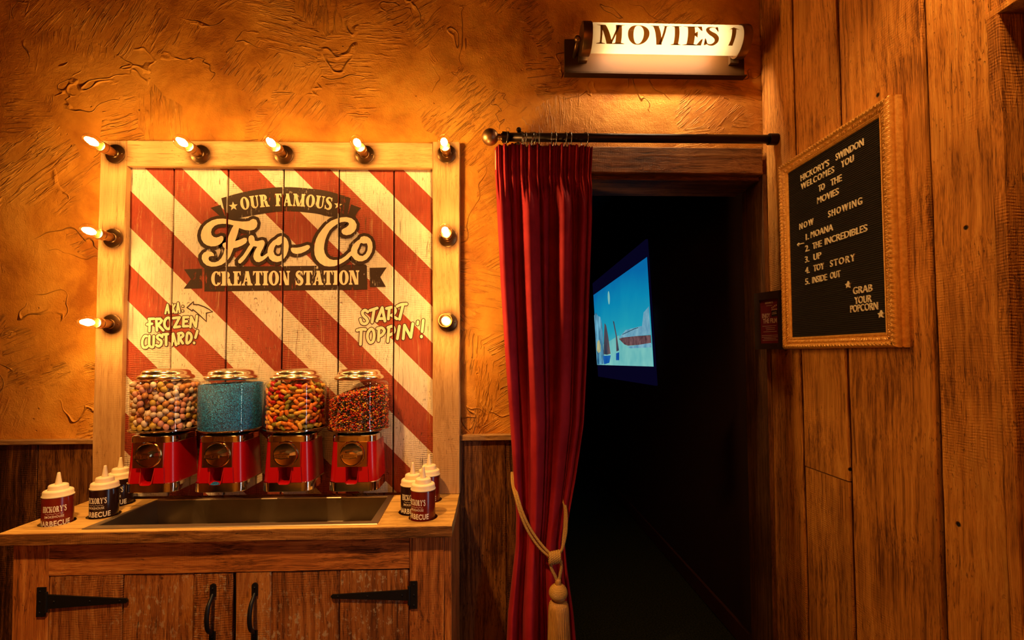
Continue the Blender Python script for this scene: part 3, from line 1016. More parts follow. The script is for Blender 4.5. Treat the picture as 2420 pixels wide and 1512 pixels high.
# the dark cinema room beyond
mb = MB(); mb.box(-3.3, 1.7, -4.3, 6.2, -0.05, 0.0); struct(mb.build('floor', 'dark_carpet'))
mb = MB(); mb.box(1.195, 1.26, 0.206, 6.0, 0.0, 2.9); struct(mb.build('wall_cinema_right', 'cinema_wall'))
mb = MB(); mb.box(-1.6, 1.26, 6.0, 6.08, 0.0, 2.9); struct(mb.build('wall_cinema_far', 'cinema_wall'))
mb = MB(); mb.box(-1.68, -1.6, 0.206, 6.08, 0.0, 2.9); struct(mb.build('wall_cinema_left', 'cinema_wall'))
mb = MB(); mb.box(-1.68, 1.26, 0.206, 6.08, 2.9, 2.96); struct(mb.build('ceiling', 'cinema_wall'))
mb = MB(); mb.plank(1.178, 1.1945, 0.21, 5.99, 0.001, 0.10, 'y', 0.004, 0.0, 0.5); struct(mb.build('baseboard_right', 'cinema_skirting'))

# ================================================================== CINEMA SCREEN
scr = thing('projection_screen', 'glowing blue cinema screen on the dark wall beyond the doorway', 'screen', (1.19, 2.6, 1.14))
def quad(cs, u, v):
    (a, b, c, d) = cs       # top-left, top-right, bottom-right, bottom-left as (y, z)
    y = (a[0] * (1 - u) + b[0] * u) * (1 - v) + (d[0] * (1 - u) + c[0] * u) * v
    z = (a[1] * (1 - u) + b[1] * u) * (1 - v) + (d[1] * (1 - u) + c[1] * u) * v
    return y - 2.6, z - 1.14
BORD = ((3.70, 2.225), (1.725, 2.275), (1.558, 1.163), (3.455, 1.140))
IMG = ((3.652, 2.081), (1.701, 2.1325), (1.5875, 1.301), (3.481, 1.270))
mb = MB()
c = [quad(BORD, *q) for q in ((0, 0), (1, 0), (1, 1), (0, 1))]
mb.add([(0.004, *p) for p in c] + [(-0.012, *p) for p in c], [(3, 2, 1, 0), (4, 5, 6, 7), (0, 1, 5, 4), (1, 2, 6, 5), (2, 3, 7, 6), (3, 0, 4, 7)])
def make_screen_mats():
    m, nt, out = new_mat('screen_border'); t = NT(nt)
    e = t.node('ShaderNodeEmission'); e.inputs[0].default_value = (0.16, 0.10, 1.0, 1); e.inputs[1].default_value = 0.012
    t.link(e.outputs[0], out.inputs[0]); M['screen_border'] = m
    def pic(name, c0, c1, scale, strength, sc3=(1, 1, 1), detail=3):
        m, nt, out = new_mat(name); t = NT(nt)
        n = t.noise(t.mapping(t.coord(), sc3), scale, detail, 0.6)
        e = t.node('ShaderNodeEmission'); t.link(t.mix(t.maprange(n, 0.32, 0.68), c0, c1), e.inputs[0]); e.inputs[1].default_value = strength
        t.link(e.outputs[0], out.inputs[0]); M[name] = m
    m, nt, out = new_mat('screen_sky'); t = NT(nt)
    sp = t.node('ShaderNodeSeparateXYZ'); t.link(t.coord(), sp.inputs[0])
    n = t.math('ADD', sp.outputs[2], t.math('MULTIPLY', t.noise(t.coord(), 1.6, 3), 0.35))
    e = t.node('ShaderNodeEmission'); t.link(t.ramp(t.maprange(n, 0.45, 1.12), [(0.0, (0.07, 0.42, 0.46)), (0.30, (0.012, 0.32, 0.44)), (0.65, (0.003, 0.23, 0.42)), (1.0, (0.002, 0.13, 0.36))]), e.inputs[0])
    t.link(e.outputs[0], out.inputs[0]); M['screen_sky'] = m
    pic('screen_snow', (0.10, 0.40, 0.42), (0.22, 0.56, 0.50), 3.0, 1.0)
    pic('screen_moon', (0.18, 0.46, 0.46), (0.22, 0.48, 0.44), 3.0, 1.0)
    pic('screen_trees', (0.004, 0.06, 0.15), (0.16, 0.46, 0.62), 9.0, 1.0, (1, 1, 0.5), 5)
    pic('screen_straw', (0.20, 0.30, 0.18), (0.55, 0.48, 0.22), 8.0, 1.0)
    pic('screen_shrub', (0.010, 0.030, 0.06), (0.16, 0.10, 0.10), 6.0, 1.0, (1, 1, 0.4))
    pic('screen_shadow', (0.004, 0.06, 0.30), (0.01, 0.12, 0.42), 6.0, 1.0)
    pic('screen_hall', (0.050, 0.020, 0.030), (0.20, 0.10, 0.10), 14.0, 1.0)
    pic('screen_roof', (0.07, 0.24, 0.38), (0.20, 0.42, 0.52), 10.0, 1.0)
    pic('screen_line', (0.01, 0.04, 0.08), (0.03, 0.08, 0.12), 10.0, 1.0)
make_screen_mats()
mb.build('border', 'screen_border', scr)
def picture(name, mat, polys, layer):
    mb = MB()
    for p in polys:
        mb.prism([p], lambda u, v: (-0.013 - 0.0012 * layer, *quad(IMG, u, v)), None)
    return mb.build(name, mat, scr, fix=False)
sky = picture('picture_sky', 'screen_sky', [[(0, 0), (1, 0), (1, 1), (0, 1)]], 0)
picture('picture_moon', 'screen_moon', [[(0.37 + 0.022 * math.cos(a), 0.17 + 0.085 * math.sin(a)) for a in np.linspace(0, 2 * PI, 20)[:-1]]], 2)
picture('picture_snow', 'screen_snow', [[(0, 0.80), (0.15, 0.74), (0.35, 0.70), (0.52, 0.66), (0.70, 0.72), (1, 0.80), (1, 1), (0, 1)]], 3)
picture('picture_trees', 'screen_trees', [[(0, 0.30), (0.05, 0.27), (0.10, 0.33), (0.16, 0.36), (0.19, 0.46), (0.20, 0.62), (0.19, 0.80), (0.22, 0.98), (0.0, 1.0)]], 4)
picture('picture_straw', 'screen_straw', [[(0.02, 0.80), (0.05, 0.68), (0.10, 0.66), (0.13, 0.74), (0.12, 0.82), (0.06, 0.84)]], 5)
picture('picture_shrub', 'screen_shrub', [[(0.19, 0.86), (0.22, 0.66), (0.255, 0.46), (0.29, 0.50), (0.32, 0.64), (0.34, 0.80), (0.35, 0.86), (0.27, 0.87)],
                                          [(0.435, 0.47), (0.46, 0.49), (0.50, 0.68), (0.52, 0.83), (0.47, 0.84), (0.475, 0.66)]], 6)
picture('picture_shadow', 'screen_shadow', [[(0.17, 0.88), (0.35, 0.88), (0.31, 0.97), (0.19, 0.99)]], 5)
picture('picture_shadow', 'screen_shadow', [[(0.46, 0.86), (0.52, 0.85), (0.51, 0.94), (0.45, 0.94)]], 5)
picture('picture_hall', 'screen_hall', [[(0.53, 0.70), (0.62, 0.69), (1, 0.72), (1, 0.80), (0.68, 0.79), (0.62, 0.77)]], 6)
picture('picture_roof', 'screen_roof', [[(0.53, 0.69), (0.66, 0.62), (1, 0.62), (1, 0.715), (0.62, 0.695)], [(0.90, 0.62), (0.93, 0.50), (1, 0.46), (1, 0.62)],
                                        [(0.66, 0.80), (1, 0.79), (1, 0.83), (0.72, 0.82)]], 7)
picture('picture_rail', 'screen_line', [ribbon([(0.60, 0.66), (0.80, 0.63), (1.0, 0.62)], 0.004)[0], ribbon([(0.80, 0.63), (1.0, 0.62)], 0.004)[0]] +
        [], 8)

# ================================================================== PAINTED SIGN
SX = (-1.2180, -1.0145, -0.8045, -0.5932, -0.3826)           # plank seams
sign = thing('painted_sign', 'large red and cream striped wooden sign in a pale plank frame', 'sign', (0, 0, 0))
mb = MB()
edges = [-1.395] + list(SX) + [-0.222]
for k in range(6):
    mb.plank(edges[k] + (0.0028 if k else 0), edges[k + 1] - (0.0028 if k < 5 else 0), -0.030 - 0.0004 * (k % 2), -0.012, 0.875, 2.135, 'z', 0.0025, 0.0007,
             (0.30, 0.62, 0.45, 0.70, 0.38, 0.55)[k])
mb.build('boards', 'striped_boards', sign)
mb = MB(); mb.box(-1.40, -0.22, -0.0118, -0.001, 0.875, 2.14); mb.build('backing', 'black_rubber', sign)
mb = MB(); mb.plank(-1.4775, -1.3795, -0.053, -0.001, 0.8735, 2.2105, 'z', 0.003, 0.0013, 0.45); mb.build('frame_stile', 'frame_wood', sign)
mb = MB(); mb.plank(-0.2300, -0.1275, -0.053, -0.001, 0.8735, 2.2195, 'z', 0.003, 0.0013, 0.60); mb.build('frame_stile', 'frame_wood', sign)
mb = MB(); mb.plank(-1.3785, -0.2310, -0.0515, -0.001, 2.117, 2.2155, 'x', 0.003, 0.0012, 0.52); mb.build('frame_rail', 'frame_wood_x', sign)

def bd(px, py):
    """drawing units of the lettering to metres on the boards"""
    u, v = (px - 660) / 100, (py - 780) / 100
    return (-0.8142994 + 0.1588320 * u + 0.0017861 * v - 0.00047192 * u * v + 0.0004896 * u * u,
            1.4945942 - 0.00053275 * u - 0.1616325 * v - 0.00049640 * u * v + 0.00048563 * v * v)
class Stroke:
    def __init__(s, polys): s.polys = polys
def paint(name, mat, polys, layer, lab=None):
    mb = MB()
    y = -0.0308 - 0.00035 * layer
    for ip, p in enumerate(polys):
        yy = y - 1.6e-5 * (ip % 14)
        if isinstance(p, dict): mb.prism(p['loops'], lambda a, b: (bd(a, b)[0], yy, bd(a, b)[1]), None)
        elif isinstance(p, Stroke):
            for q in p.polys: polys_into(mb, [q], lambda a, b: (bd(a, b)[0], yy, bd(a, b)[1]))
        else: polys_into(mb, [p], lambda a, b: (bd(a, b)[0], yy, bd(a, b)[1]))
    me = mb.mesh(name)
    bm = bmesh.new(); bm.from_mesh(me)
    for sx in SX:                                    # paint stops at the gaps between the planks
        for e in (-0.0036, 0.0036):
            bmesh.ops.bisect_plane(bm, geom=bm.verts[:] + bm.edges[:] + bm.faces[:], plane_co=(sx + e, 0, 0), plane_no=(1, 0, 0))
        kill = [f for f in bm.faces if abs(f.calc_center_median().x - sx) < 0.0035]
        bmesh.ops.delete(bm, geom=kill, context='FACES')
    for f in bm.faces:
        if f.normal.y > 0: f.normal_flip()
    bm.to_mesh(me); bm.free()
    me.materials.append(M[mat])
    o = bpy.data.objects.new(name, me); COL.objects.link(o); o.parent = sign
    if lab: o['label'] = lab
    return o
def E_(pts): return [(490 + x * 0.1529, 430 + y * 0.1529) for x, y in pts]
def F_(pts): return [(430 + x * 0.2025, 610 + y * 0.2025) for x, y in pts]
def A_(pts): return [(460 + x * 0.09921, 490 + y * 0.09921) for x, y in pts]
def B_(pts): return [(660 + x * 0.09921, 490 + y * 0.09921) for x, y in pts]
def C_(pts): return [(320 + x * 0.0992, 690 + y * 0.0992) for x, y in pts]
def D_(pts): return [(820 + x * 0.0992, 690 + y * 0.0992) for x, y in pts]

# arched banner
top = spline([(215, 250), (520, 165), (850, 105), (1190, 78), (1550, 98), (1880, 145), (2215, 248)], 4)
bot = spline([(2165, 510), (1900, 535), (1700, 490), (1420, 460), (1180, 452), (1000, 468), (700, 515), (420, 565), (285, 540)], 4)
banner = [E_(top + bot), E_([(50, 400), (205, 352), (275, 540), (215, 545), (120, 460)]), E_([(2222, 345), (2378, 405), (2330, 450), (2290, 520), (2300, 560), (2172, 520)])]
paint('upper_banner', 'dark_paint', banner, 1, 'dark brown arched banner reading OUR FAMOUS')
paint('lower_banner', 'dark_paint', [F_([(262, 100), (1500, 90), (2140, 72), (2158, 90), (2162, 365), (262, 388)]),
      F_([(25, 130), (235, 122), (235, 352), (20, 355), (105, 245)]), F_([(2190, 112), (2390, 108), (2315, 220), (2380, 335), (2195, 338)])], 1, 'dark brown straight banner reading CREATION STATION')
# OUR FAMOUS on its arc
g, W = serif_text('OUR FAMOUS', 0.26, 0.085, 0.085, 0.045)
polys = []
for x, w, P in g:
    xc = 527 + (x + w / 2) / W * (1915 - 527)
    sx = (1915 - 527) / W
    base = 371 + (xc - 1225) ** 2 / (2 * 3700.0)
    ang = (xc - 1225) / 3700.0
    for p in P:
        q = []
        for a, b in p:
            lx, ly = (a - x - w / 2) * sx, -b * 192
            q.append((xc + lx * math.cos(ang) - ly * math.sin(ang), base + lx * math.sin(ang) + ly * math.cos(ang)))
        polys.append(E_(q))
def star(cx, cy, r, rot=-90, inner=0.42):
    return [(cx + (r if k % 2 == 0 else r * inner) * math.cos(math.radians(rot + 36 * k)), cy + (r if k % 2 == 0 else r * inner) * math.sin(math.radians(rot + 36 * k))) for k in range(10)]
polys.append(E_(star(403, 375, 72, -96))); polys.append(E_(star(2022, 358, 66, -84)))
paint('upper_lettering', 'cream_paint', polys, 2)
polys = []
for body, xa, xb, ya, yb in (('CREATION', 342, 1262, 322, 314), ('STATION', 1325, 2070, 315, 308)):
    g, W = serif_text(body, 0.27, 0.09, 0.085, 0.03)
    for x, w, P in g:
        for p in P:
            polys.append(F_([(xa + a / W * (xb - xa), ya + (yb - ya) * a / W - b * 166) for a, b in p]))
paint('lower_lettering', 'cream_paint', polys, 2)
# script word
Fo = [(1400, 275), (1470, 300), (1500, 380), (1480, 470), (1420, 530), (1320, 555), (1200, 540), (1110, 510), (1062, 492), (1030, 620), (990, 740), (965, 805),
      (1080, 770), (1180, 725), (1240, 730), (1255, 790), (1225, 850), (1130, 910), (1020, 955), (930, 970), (895, 1060), (850, 1170), (780, 1270), (720, 1320), (640, 1370),
      (520, 1405), (400, 1412), (290, 1380), (210, 1310), (172, 1220), (180, 1140), (230, 1075), (310, 1043), (400, 1055), (455, 1100), (472, 1160), (400, 1160), (350, 1175),
      (333, 1220), (350, 1270), (410, 1305), (490, 1310), (570, 1280), (640, 1210), (690, 1110), (722, 975), (690, 950), (665, 900), (672, 868), (710, 843), (775, 825), (790, 770),
      (810, 690), (850, 590), (890, 500), (932, 432), (860, 410), (760, 392), (660, 392), (560, 405), (480, 440), (415, 510), (395, 590), (410, 660), (460, 705), (520, 720),
      (580, 705), (630, 680), (670, 685), (688, 720), (685, 780), (650, 840), (590, 890), (500, 925), (400, 930), (300, 905), (220, 850), (165, 760), (150, 660), (170, 560),
      (220, 460), (300, 380), (420, 310), (540, 275), (680, 268), (800, 285), (920, 315), (1040, 330), (1140, 340), (1240, 335), (1310, 325), (1345, 295)]
RO = [(1285, 740), (1300, 690), (1345, 662), (1400, 675), (1428, 730), (1435, 795), (1500, 805), (1560, 790), (1610, 778), (1655, 790), (1675, 840), (1665, 900), (1630, 980),
      (1590, 1050), (1565, 1120), (1575, 1165), (1620, 1170), (1680, 1130), (1740, 1085), (1740, 1050), (1755, 960), (1800, 880), (1870, 800), (1945, 755), (1965, 735), (2000, 705),
      (2060, 685), (2120, 690), (2190, 740), (2230, 820), (2245, 920), (2230, 1030), (2190, 1140), (2130, 1220), (2060, 1280), (1960, 1305), (1860, 1285), (1790, 1230), (1755, 1155),
      (1700, 1210), (1620, 1270), (1540, 1305), (1470, 1295), (1420, 1240), (1400, 1170), (1415, 1090), (1450, 1010), (1495, 938), (1405, 925), (1330, 1040), (1270, 1130), (1210, 1220),
      (1150, 1290), (1090, 1340), (1045, 1320), (1040, 1270), (1090, 1210), (1160, 1140), (1230, 1030), (1290, 930), (1325, 885), (1300, 840), (1285, 790)]
ROh = [(1900, 960), (1938, 892), (1990, 906), (2045, 888), (2092, 830), (2105, 900), (2100, 1020), (2080, 1110), (2030, 1160), (1970, 1165), (1910, 1130), (1880, 1050)]
HY = [(300, 960), (420, 962), (520, 945), (600, 920), (670, 895), (720, 905), (735, 950), (700, 1000), (620, 1050), (520, 1095), (410, 1110), (330, 1090), (285, 1040), (275, 985)]
CO = [(1370, 270), (1480, 240), (1600, 232), (1720, 260), (1800, 320), (1845, 410), (1835, 500), (1790, 580), (1700, 645), (1600, 665), (1520, 640), (1485, 590), (1490, 540), (1530, 510),
      (1600, 475), (1650, 430), (1665, 390), (1640, 355), (1560, 342), (1470, 355), (1380, 400), (1280, 470), (1200, 550), (1140, 660), (1100, 770), (1075, 880), (1065, 990), (1085, 1090),
      (1130, 1170), (1200, 1230), (1290, 1255), (1390, 1250), (1480, 1225), (1580, 1160), (1650, 1090), (1708, 1045), (1715, 990), (1750, 910), (1810, 840), (1870, 790), (1922, 762),
      (1925, 745), (1950, 705), (2020, 685), (2100, 700), (2170, 750), (2215, 840), (2225, 950), (2205, 1060), (2150, 1160), (2080, 1240), (1980, 1285), (1890, 1285), (1800, 1245),
      (1735, 1165), (1715, 1150), (1640, 1230), (1540, 1300), (1430, 1360), (1320, 1400), (1200, 1410), (1080, 1395), (970, 1330), (890, 1240), (845, 1130), (835, 1010), (845, 880),
      (880, 760), (940, 640), (1020, 530), (1120, 410), (1240, 320)]
COh = [(1950, 845), (2010, 865), (2090, 855), (2110, 930), (2100, 1030), (2060, 1110), (1990, 1160), (1910, 1145), (1860, 1090), (1860, 1020), (1900, 940), (1925, 870)]
dark, cream = [], []
for loops, fn in (([Fo], A_), ([RO, ROh], A_), ([HY], B_), ([CO, COh], B_)):
    sm = [fn(l) for l in loops]
    cream.append({'loops': sm})
    for k, l in enumerate(sm):
        dark.append(Stroke(ribbon(l, 7.3 if k == 0 else 5.2, True)))
        if k == 0:                                     # heavier on the lower left, like a drop shade
            dark.append(Stroke(ribbon([(x - 1.6, y + 1.2) for x, y in l], 7.2, True)))
paint('script_outline', 'dark_paint', dark, 3, 'dark outline of the script word')
paint('script_lettering', 'pale_paint', cream, 4, 'big cream script lettering reading Fro-Co')
# hand lettering in the corners
small = [[(715, 510), (740, 395), (768, 295)], [(768, 295), (785, 400), (800, 500)], [(728, 430), (788, 430)], [(882, 290), (888, 480)], [(945, 300), (895, 390), (942, 492)],
         [(985, 490), (1000, 370), (1018, 258)], [(1018, 258), (1038, 370), (1055, 480)], [(995, 412), (1048, 405)], [(1130, 338), (1131, 342)], [(1127, 448), (1128, 452)]]
big = [[(343, 640), (335, 930)], [(325, 640), (445, 635)], [(280, 772), (398, 755)],
       [(500, 640), (515, 915)], [(498, 640), (590, 638), (632, 680), (590, 740), (530, 765), (665, 912)],
       spline([(780, 612), (722, 650), (692, 740), (712, 830), (770, 878), (822, 855), (845, 780), (842, 690), (820, 630)], 4, True),
       [(905, 622), (1055, 602), (930, 840), (1060, 822)], [(1150, 600), (1142, 815)], [(1150, 600), (1258, 595)], [(1148, 705), (1230, 695)], [(1142, 815), (1250, 810)],
       [(1310, 830), (1332, 595), (1440, 828), (1468, 572)],
       spline([(272, 1050), (222, 1052), (175, 1130), (165, 1230), (190, 1310), (255, 1322), (288, 1295)], 4),
       spline([(335, 1045), (330, 1240), (372, 1305), (428, 1285), (440, 1050)], 4),
       spline([(640, 1065), (580, 1018), (522, 1060), (545, 1115), (620, 1165), (612, 1245), (555, 1290), (500, 1265)], 4),
       [(655, 1012), (775, 1000)], [(735, 1020), (735, 1258)],
       [(862, 1268), (902, 992), (972, 1258)], [(878, 1165), (945, 1155)],
       [(1038, 990), (1030, 1228)], spline([(1020, 990), (1110, 975), (1140, 1040), (1060, 1105)], 4) + [(1130, 1218)],
       spline([(1240, 985), (1225, 1208), (1300, 1180), (1340, 1080), (1310, 990)], 4, True),
       [(1480, 925), (1432, 1085)], [(1400, 1206), (1400, 1214)]]
big2 = [spline([(492, 472), (430, 432), (368, 482), (392, 560), (468, 635), (488, 708), (432, 756), (355, 738), (322, 650)], 4),
        [(548, 440), (720, 382)], [(645, 425), (600, 718)], [(712, 690), (840, 372), (905, 690)], [(765, 632), (885, 632)],
        [(1010, 375), (985, 640)], spline([(942, 392), (1090, 362), (1155, 425), (1135, 500), (1062, 556)], 4) + [(1190, 636)],
        spline([(1195, 342), (1300, 295), (1418, 285)], 4), [(1335, 310), (1252, 645)],
        spline([(245, 912), (340, 885), (442, 892)], 4), [(342, 890), (322, 1245)],
        spline([(572, 880), (500, 970), (488, 1090), (545, 1200), (620, 1170), (650, 1040), (630, 920)], 4, True),
        [(762, 870), (750, 1158)], spline([(725, 872), (830, 852), (890, 920), (850, 1005), (775, 1055)], 4),
        [(1000, 850), (970, 1178)], spline([(975, 845), (1085, 815), (1130, 900), (1100, 975), (1015, 1025)], 4),
        [(1250, 812), (1200, 1110)], [(1340, 1110), (1372, 792), (1520, 1078), (1568, 752)],
        [(1690, 706), (1682, 765)], [(1820, 672), (1790, 940)], [(1775, 1052), (1774, 1068)]]
def split_sharp(p):
    """break a stroke where it turns sharply, so that each piece is a clean ribbon"""
    parts, cur_ = [], [p[0]]
    for i in range(1, len(p)):
        cur_.append(p[i])
        if i < len(p) - 1:
            a = math.atan2(p[i][1] - p[i - 1][1], p[i][0] - p[i - 1][0]); b = math.atan2(p[i + 1][1] - p[i][1], p[i + 1][0] - p[i][0])
            if abs((b - a + PI) % (2 * PI) - PI) > math.radians(55): parts.append(cur_); cur_ = [p[i]]
    parts.append(cur_)
    return parts
arrow = C_([(1230, 370), (1300, 300), (1380, 230), (1385, 295), (1500, 300), (1640, 350), (1750, 410), (1835, 470), (1690, 500), (1690, 700), (1560, 580), (1450, 480), (1370, 420), (1350, 450)])
for groups, say in (((small, C_, 20), (big, C_, 30)), 'AKA: FROZEN CUSTARD!'), (((big2, D_, 33),), "START TOPPIN'!"):
    outl, fill = [], []
    for strokes, fn, r in groups:
        for s_ in strokes:
            closed = math.dist(s_[0], s_[-1]) < 70 and len(s_) > 20
            for part in ([s_] if closed else split_sharp(s_)):
                q = fn(part)
                outl.append(Stroke(ribbon(q, (r + 18) * 0.0992, closed))); fill.append(Stroke(ribbon(q, r * 0.0992, closed)))
    paint('slogan_outline', 'line_paint', outl, 1, 'thin dark outline of the hand lettering')
    paint('slogan_lettering', 'pale_paint', fill, 2, 'cream hand lettering reading ' + say)
paint('arrow_outline', 'line_paint', [Stroke(ribbon(arrow, 1.3, True))], 1, 'outlined arrow curving to the word AKA')

# ================================================================== FILAMENT BULBS ROUND THE SIGN
def make_bulb(label, loc):
    t = thing('filament_bulb', label, 'light bulb', loc, 'lit bulbs around the sign')
    mb = MB(); mb.lathe([(0.0005, 0), (0.036, 0), (0.036, -0.003), (0.033, -0.006), (0.018, -0.009), (0.016, -0.012), (0.0005, -0.012)], axis='y', n=40)
    for sx in (-0.027, 0.027): mb.sphere((sx, -0.0065, 0), 0.0028, 10, 6)
    mb.build('wall_plate', 'bronze', t, auto=40)
    mb = MB(); mb.lathe([(0.0005, -0.010), (0.0135, -0.010), (0.0135, -0.022), (0.0165, -0.024), (0.0165, -0.044), (0.0195, -0.047), (0.0195, -0.052), (0.0175, -0.054),
                         (0.0195, -0.056), (0.0195, -0.070), (0.0175, -0.072), (0.0145, -0.072), (0.0145, -0.066), (0.0005, -0.066)], axis='y', n=32)
    mb.build('socket', 'brass_socket', t, auto=35)
    mb = MB()
    prof = [(0.0135, -0.066), (0.0145, -0.074), (0.0185, -0.083), (0.0225, -0.093), (0.0248, -0.104), (0.0246, -0.115), (0.0222, -0.125), (0.0165, -0.1335), (0.0085, -0.1375), (0.0003, -0.1385)]
    mb.lathe(prof, axis='y', n=28)
    g = mb.build('glass', 'bulb_glass', t, fix=False)
    mb = MB()
    prof = [(0.0003, -0.082), (0.0070, -0.085), (0.0100, -0.092), (0.0122, -0.101), (0.0124, -0.109), (0.0105, -0.117), (0.0060, -0.1225), (0.0003, -0.124)]
    mb.lathe(prof, axis='y', n=12, smooth=True)
    mb.build('filament', 'filament_glow', t)
    return t
YF = -0.0535
BULBS = [(-1.419, 2.160, 'lit bulb at the upper outer corner of the sign frame, above the bare plaster'),
         (-1.106, 2.161, 'lit bulb on the top rail of the sign, next to the outer corner bulb'),
         (-0.794, 2.163, 'lit bulb in the middle of the top rail of the striped sign'),
         (-0.488, 2.166, 'lit bulb on the top rail between the middle bulb and the curtain-side corner'),
         (-0.175, 2.172, 'lit bulb at the upper corner of the sign frame beside the curtain rod finial'),
         (-1.420, 1.840, 'lit bulb halfway down the outer stile of the sign, beside the bare plaster'),
         (-1.418, 1.518, 'lowest lit bulb on the outer stile, next to the words FROZEN CUSTARD'),
         (-0.171, 1.8466, 'lit bulb pointing at the viewer halfway down the curtain-side stile'),
         (-0.171, 1.521, 'lowest lit bulb on the curtain-side stile, next to the words START TOPPIN')]
b0 = None
for x, z, lab in BULBS:
    if b0 is None: b0 = make_bulb(lab, (x, YF, z))
    else:
        o = copy_thing(b0, (x, YF, z)); o['label'] = lab

# ================================================================== ILLUMINATED MOVIES SIGN
mv = thing('lighted_sign', 'brass wall light with glowing opal shade reading MOVIES and an arrow', 'sign light', (0.658, 0.0, 2.514))
mb = MB()
mb.box(-0.366, 0.366, -0.016, -0.001, 0.0, 0.146)
mb.build('back_plate', 'fixture_brass', mv)
mb = MB()
mb.loft([[(x, -0.016, 0.012), (x, -0.034, 0.002), (x, -0.034, -0.002), (x, -0.001, -0.002), (x, -0.001, 0.014), (x, -0.016, 0.014)] for x in (-0.367, 0.367)], smooth=False)
mb.build('bottom_lip', 'fixture_brass', mv)
SR, SYc, SZc = 0.055, -0.085, 0.101
def shade_pt(x, th, r=SR):
    return (x, SYc - r * math.cos(th), SZc + r * math.sin(th))
mb = MB()
A0, A1 = math.radians(-92), math.radians(146)
N = 28
mb.grid([[shade_pt(x, A0 + (A1 - A0) * k / N) for k in range(N + 1)] for x in np.linspace(-0.300, 0.318, 3)])
mb.build('shade', 'opal_shade', mv, fix=False)
for x0, x1 in ((-0.3125, -0.278), (0.300, 0.334)):
    mb = MB()
    mb.lathe([(0.0005, x0), (SR + 0.0035, x0), (SR + 0.0045, x0 + 0.003), (SR + 0.0045, x1 - 0.003), (SR + 0.0035, x1), (SR - 0.004, x1), (SR - 0.004, x1 - 0.006), (0.0005, x1 - 0.006)]
             if x0 < 0 else
             [(0.0005, x0 + 0.006), (SR - 0.004, x0 + 0.006), (SR - 0.004, x0), (SR + 0.0035, x0), (SR + 0.0045, x0 + 0.003), (SR + 0.0045, x1 - 0.003), (SR + 0.0035, x1), (0.0005, x1)],
             (0, SYc, SZc), 'x', 40)
    mb.tube([(x0 + 0.010 if x0 < 0 else x1 - 0.010, SYc, SZc - 0.005), (x0 + 0.010 if x0 < 0 else x1 - 0.010, -0.014, SZc - 0.02)], 0.008, 10)
    mb.box(x0, x1, -0.034, -0.0155, SZc - 0.052, SZc + 0.044)  # filler block added to keep the tube's light off the plate end
    mb.build('end_cap', 'bronze', mv, auto=40)
mb = MB(); mb.tube([(-0.328, -0.014, 0.074), (-0.328, -0.088, 0.092)], [0.0075, 0.0055], 12); mb.sphere((-0.328, -0.094, 0.0955), 0.0125, 18, 12)
mb.build('thumb_knob', 'bronze', mv)
# lettering on the curved shade
mb = MB()
TT, TB = math.radians(23.5), math.radians(-48.5)
PX = lambda px: -0.298 + (px - 412) * (0.616 / (2180 - 412))
def on_shade(px, v, d=0.0):
    return shade_pt(PX(px), TB + (TT - TB) * v, SR + 0.0006 + d)
def bend_in(polys, f):
    """lay flat polygons on the shade: sliced across so that they follow its curve"""
    flat = MB()
    polys_into(flat, polys, lambda a, b, d=0.0: (f(a), d, b), 1.6e-5)
    me = flat.mesh('t'); bm = bmesh.new(); bm.from_mesh(me); bpy.data.meshes.remove(me)
    for k in range(1, 16):
        bmesh.ops.bisect_plane(bm, geom=bm.verts[:] + bm.edges[:] + bm.faces[:], plane_co=(0, 0, k / 16), plane_no=(0, 0, 1))
    bm.verts.index_update()
    mb.add([on_shade(v.co.x, v.co.z, v.co.y) for v in bm.verts], [tuple(v.index for v in fc.verts) for fc in bm.faces])
    bm.free()
for ch, xa, xb in (('M', 515, 822), ('O', 850, 1087), ('V', 1095, 1318), ('I', 1335, 1445), ('E', 1465, 1682), ('S', 1695, 1862)):
    P, w = serif_glyph(ch, {'M': 0.23, 'O': 0.21, 'V': 0.23, 'I': 0.23, 'E': 0.23, 'S': 0.21}[ch], 0.036, 0.13)
    bend_in(P, lambda a: xa + a / w * (xb - xa))
ar = [(2022, 1.0), (2082, 0.83), (2046, 0.845), (2040, 0.6), (2030, 0.3), (2022, 0.02), (1975, 0.02), (1988, 0.3), (1995, 0.6), (2000, 0.845), (1968, 0.83)]
mb.build('lettering', 'sign_letter_film', mv, fix=False)
mb = MB(); bend_in([ar], lambda a: a); mb.build('arrow', 'sign_letter_film', mv, fix=False)
mb = MB()
mb.tube([(-0.215, SYc + 0.006, SZc - 0.004), (0.235, SYc + 0.006, SZc - 0.004)], 0.009, 10)
emit('sign_tube_glow', SIGN_COLOR, SIGN_POWER * 26)
mb.build('lamp_tube', 'sign_tube_glow', mv)

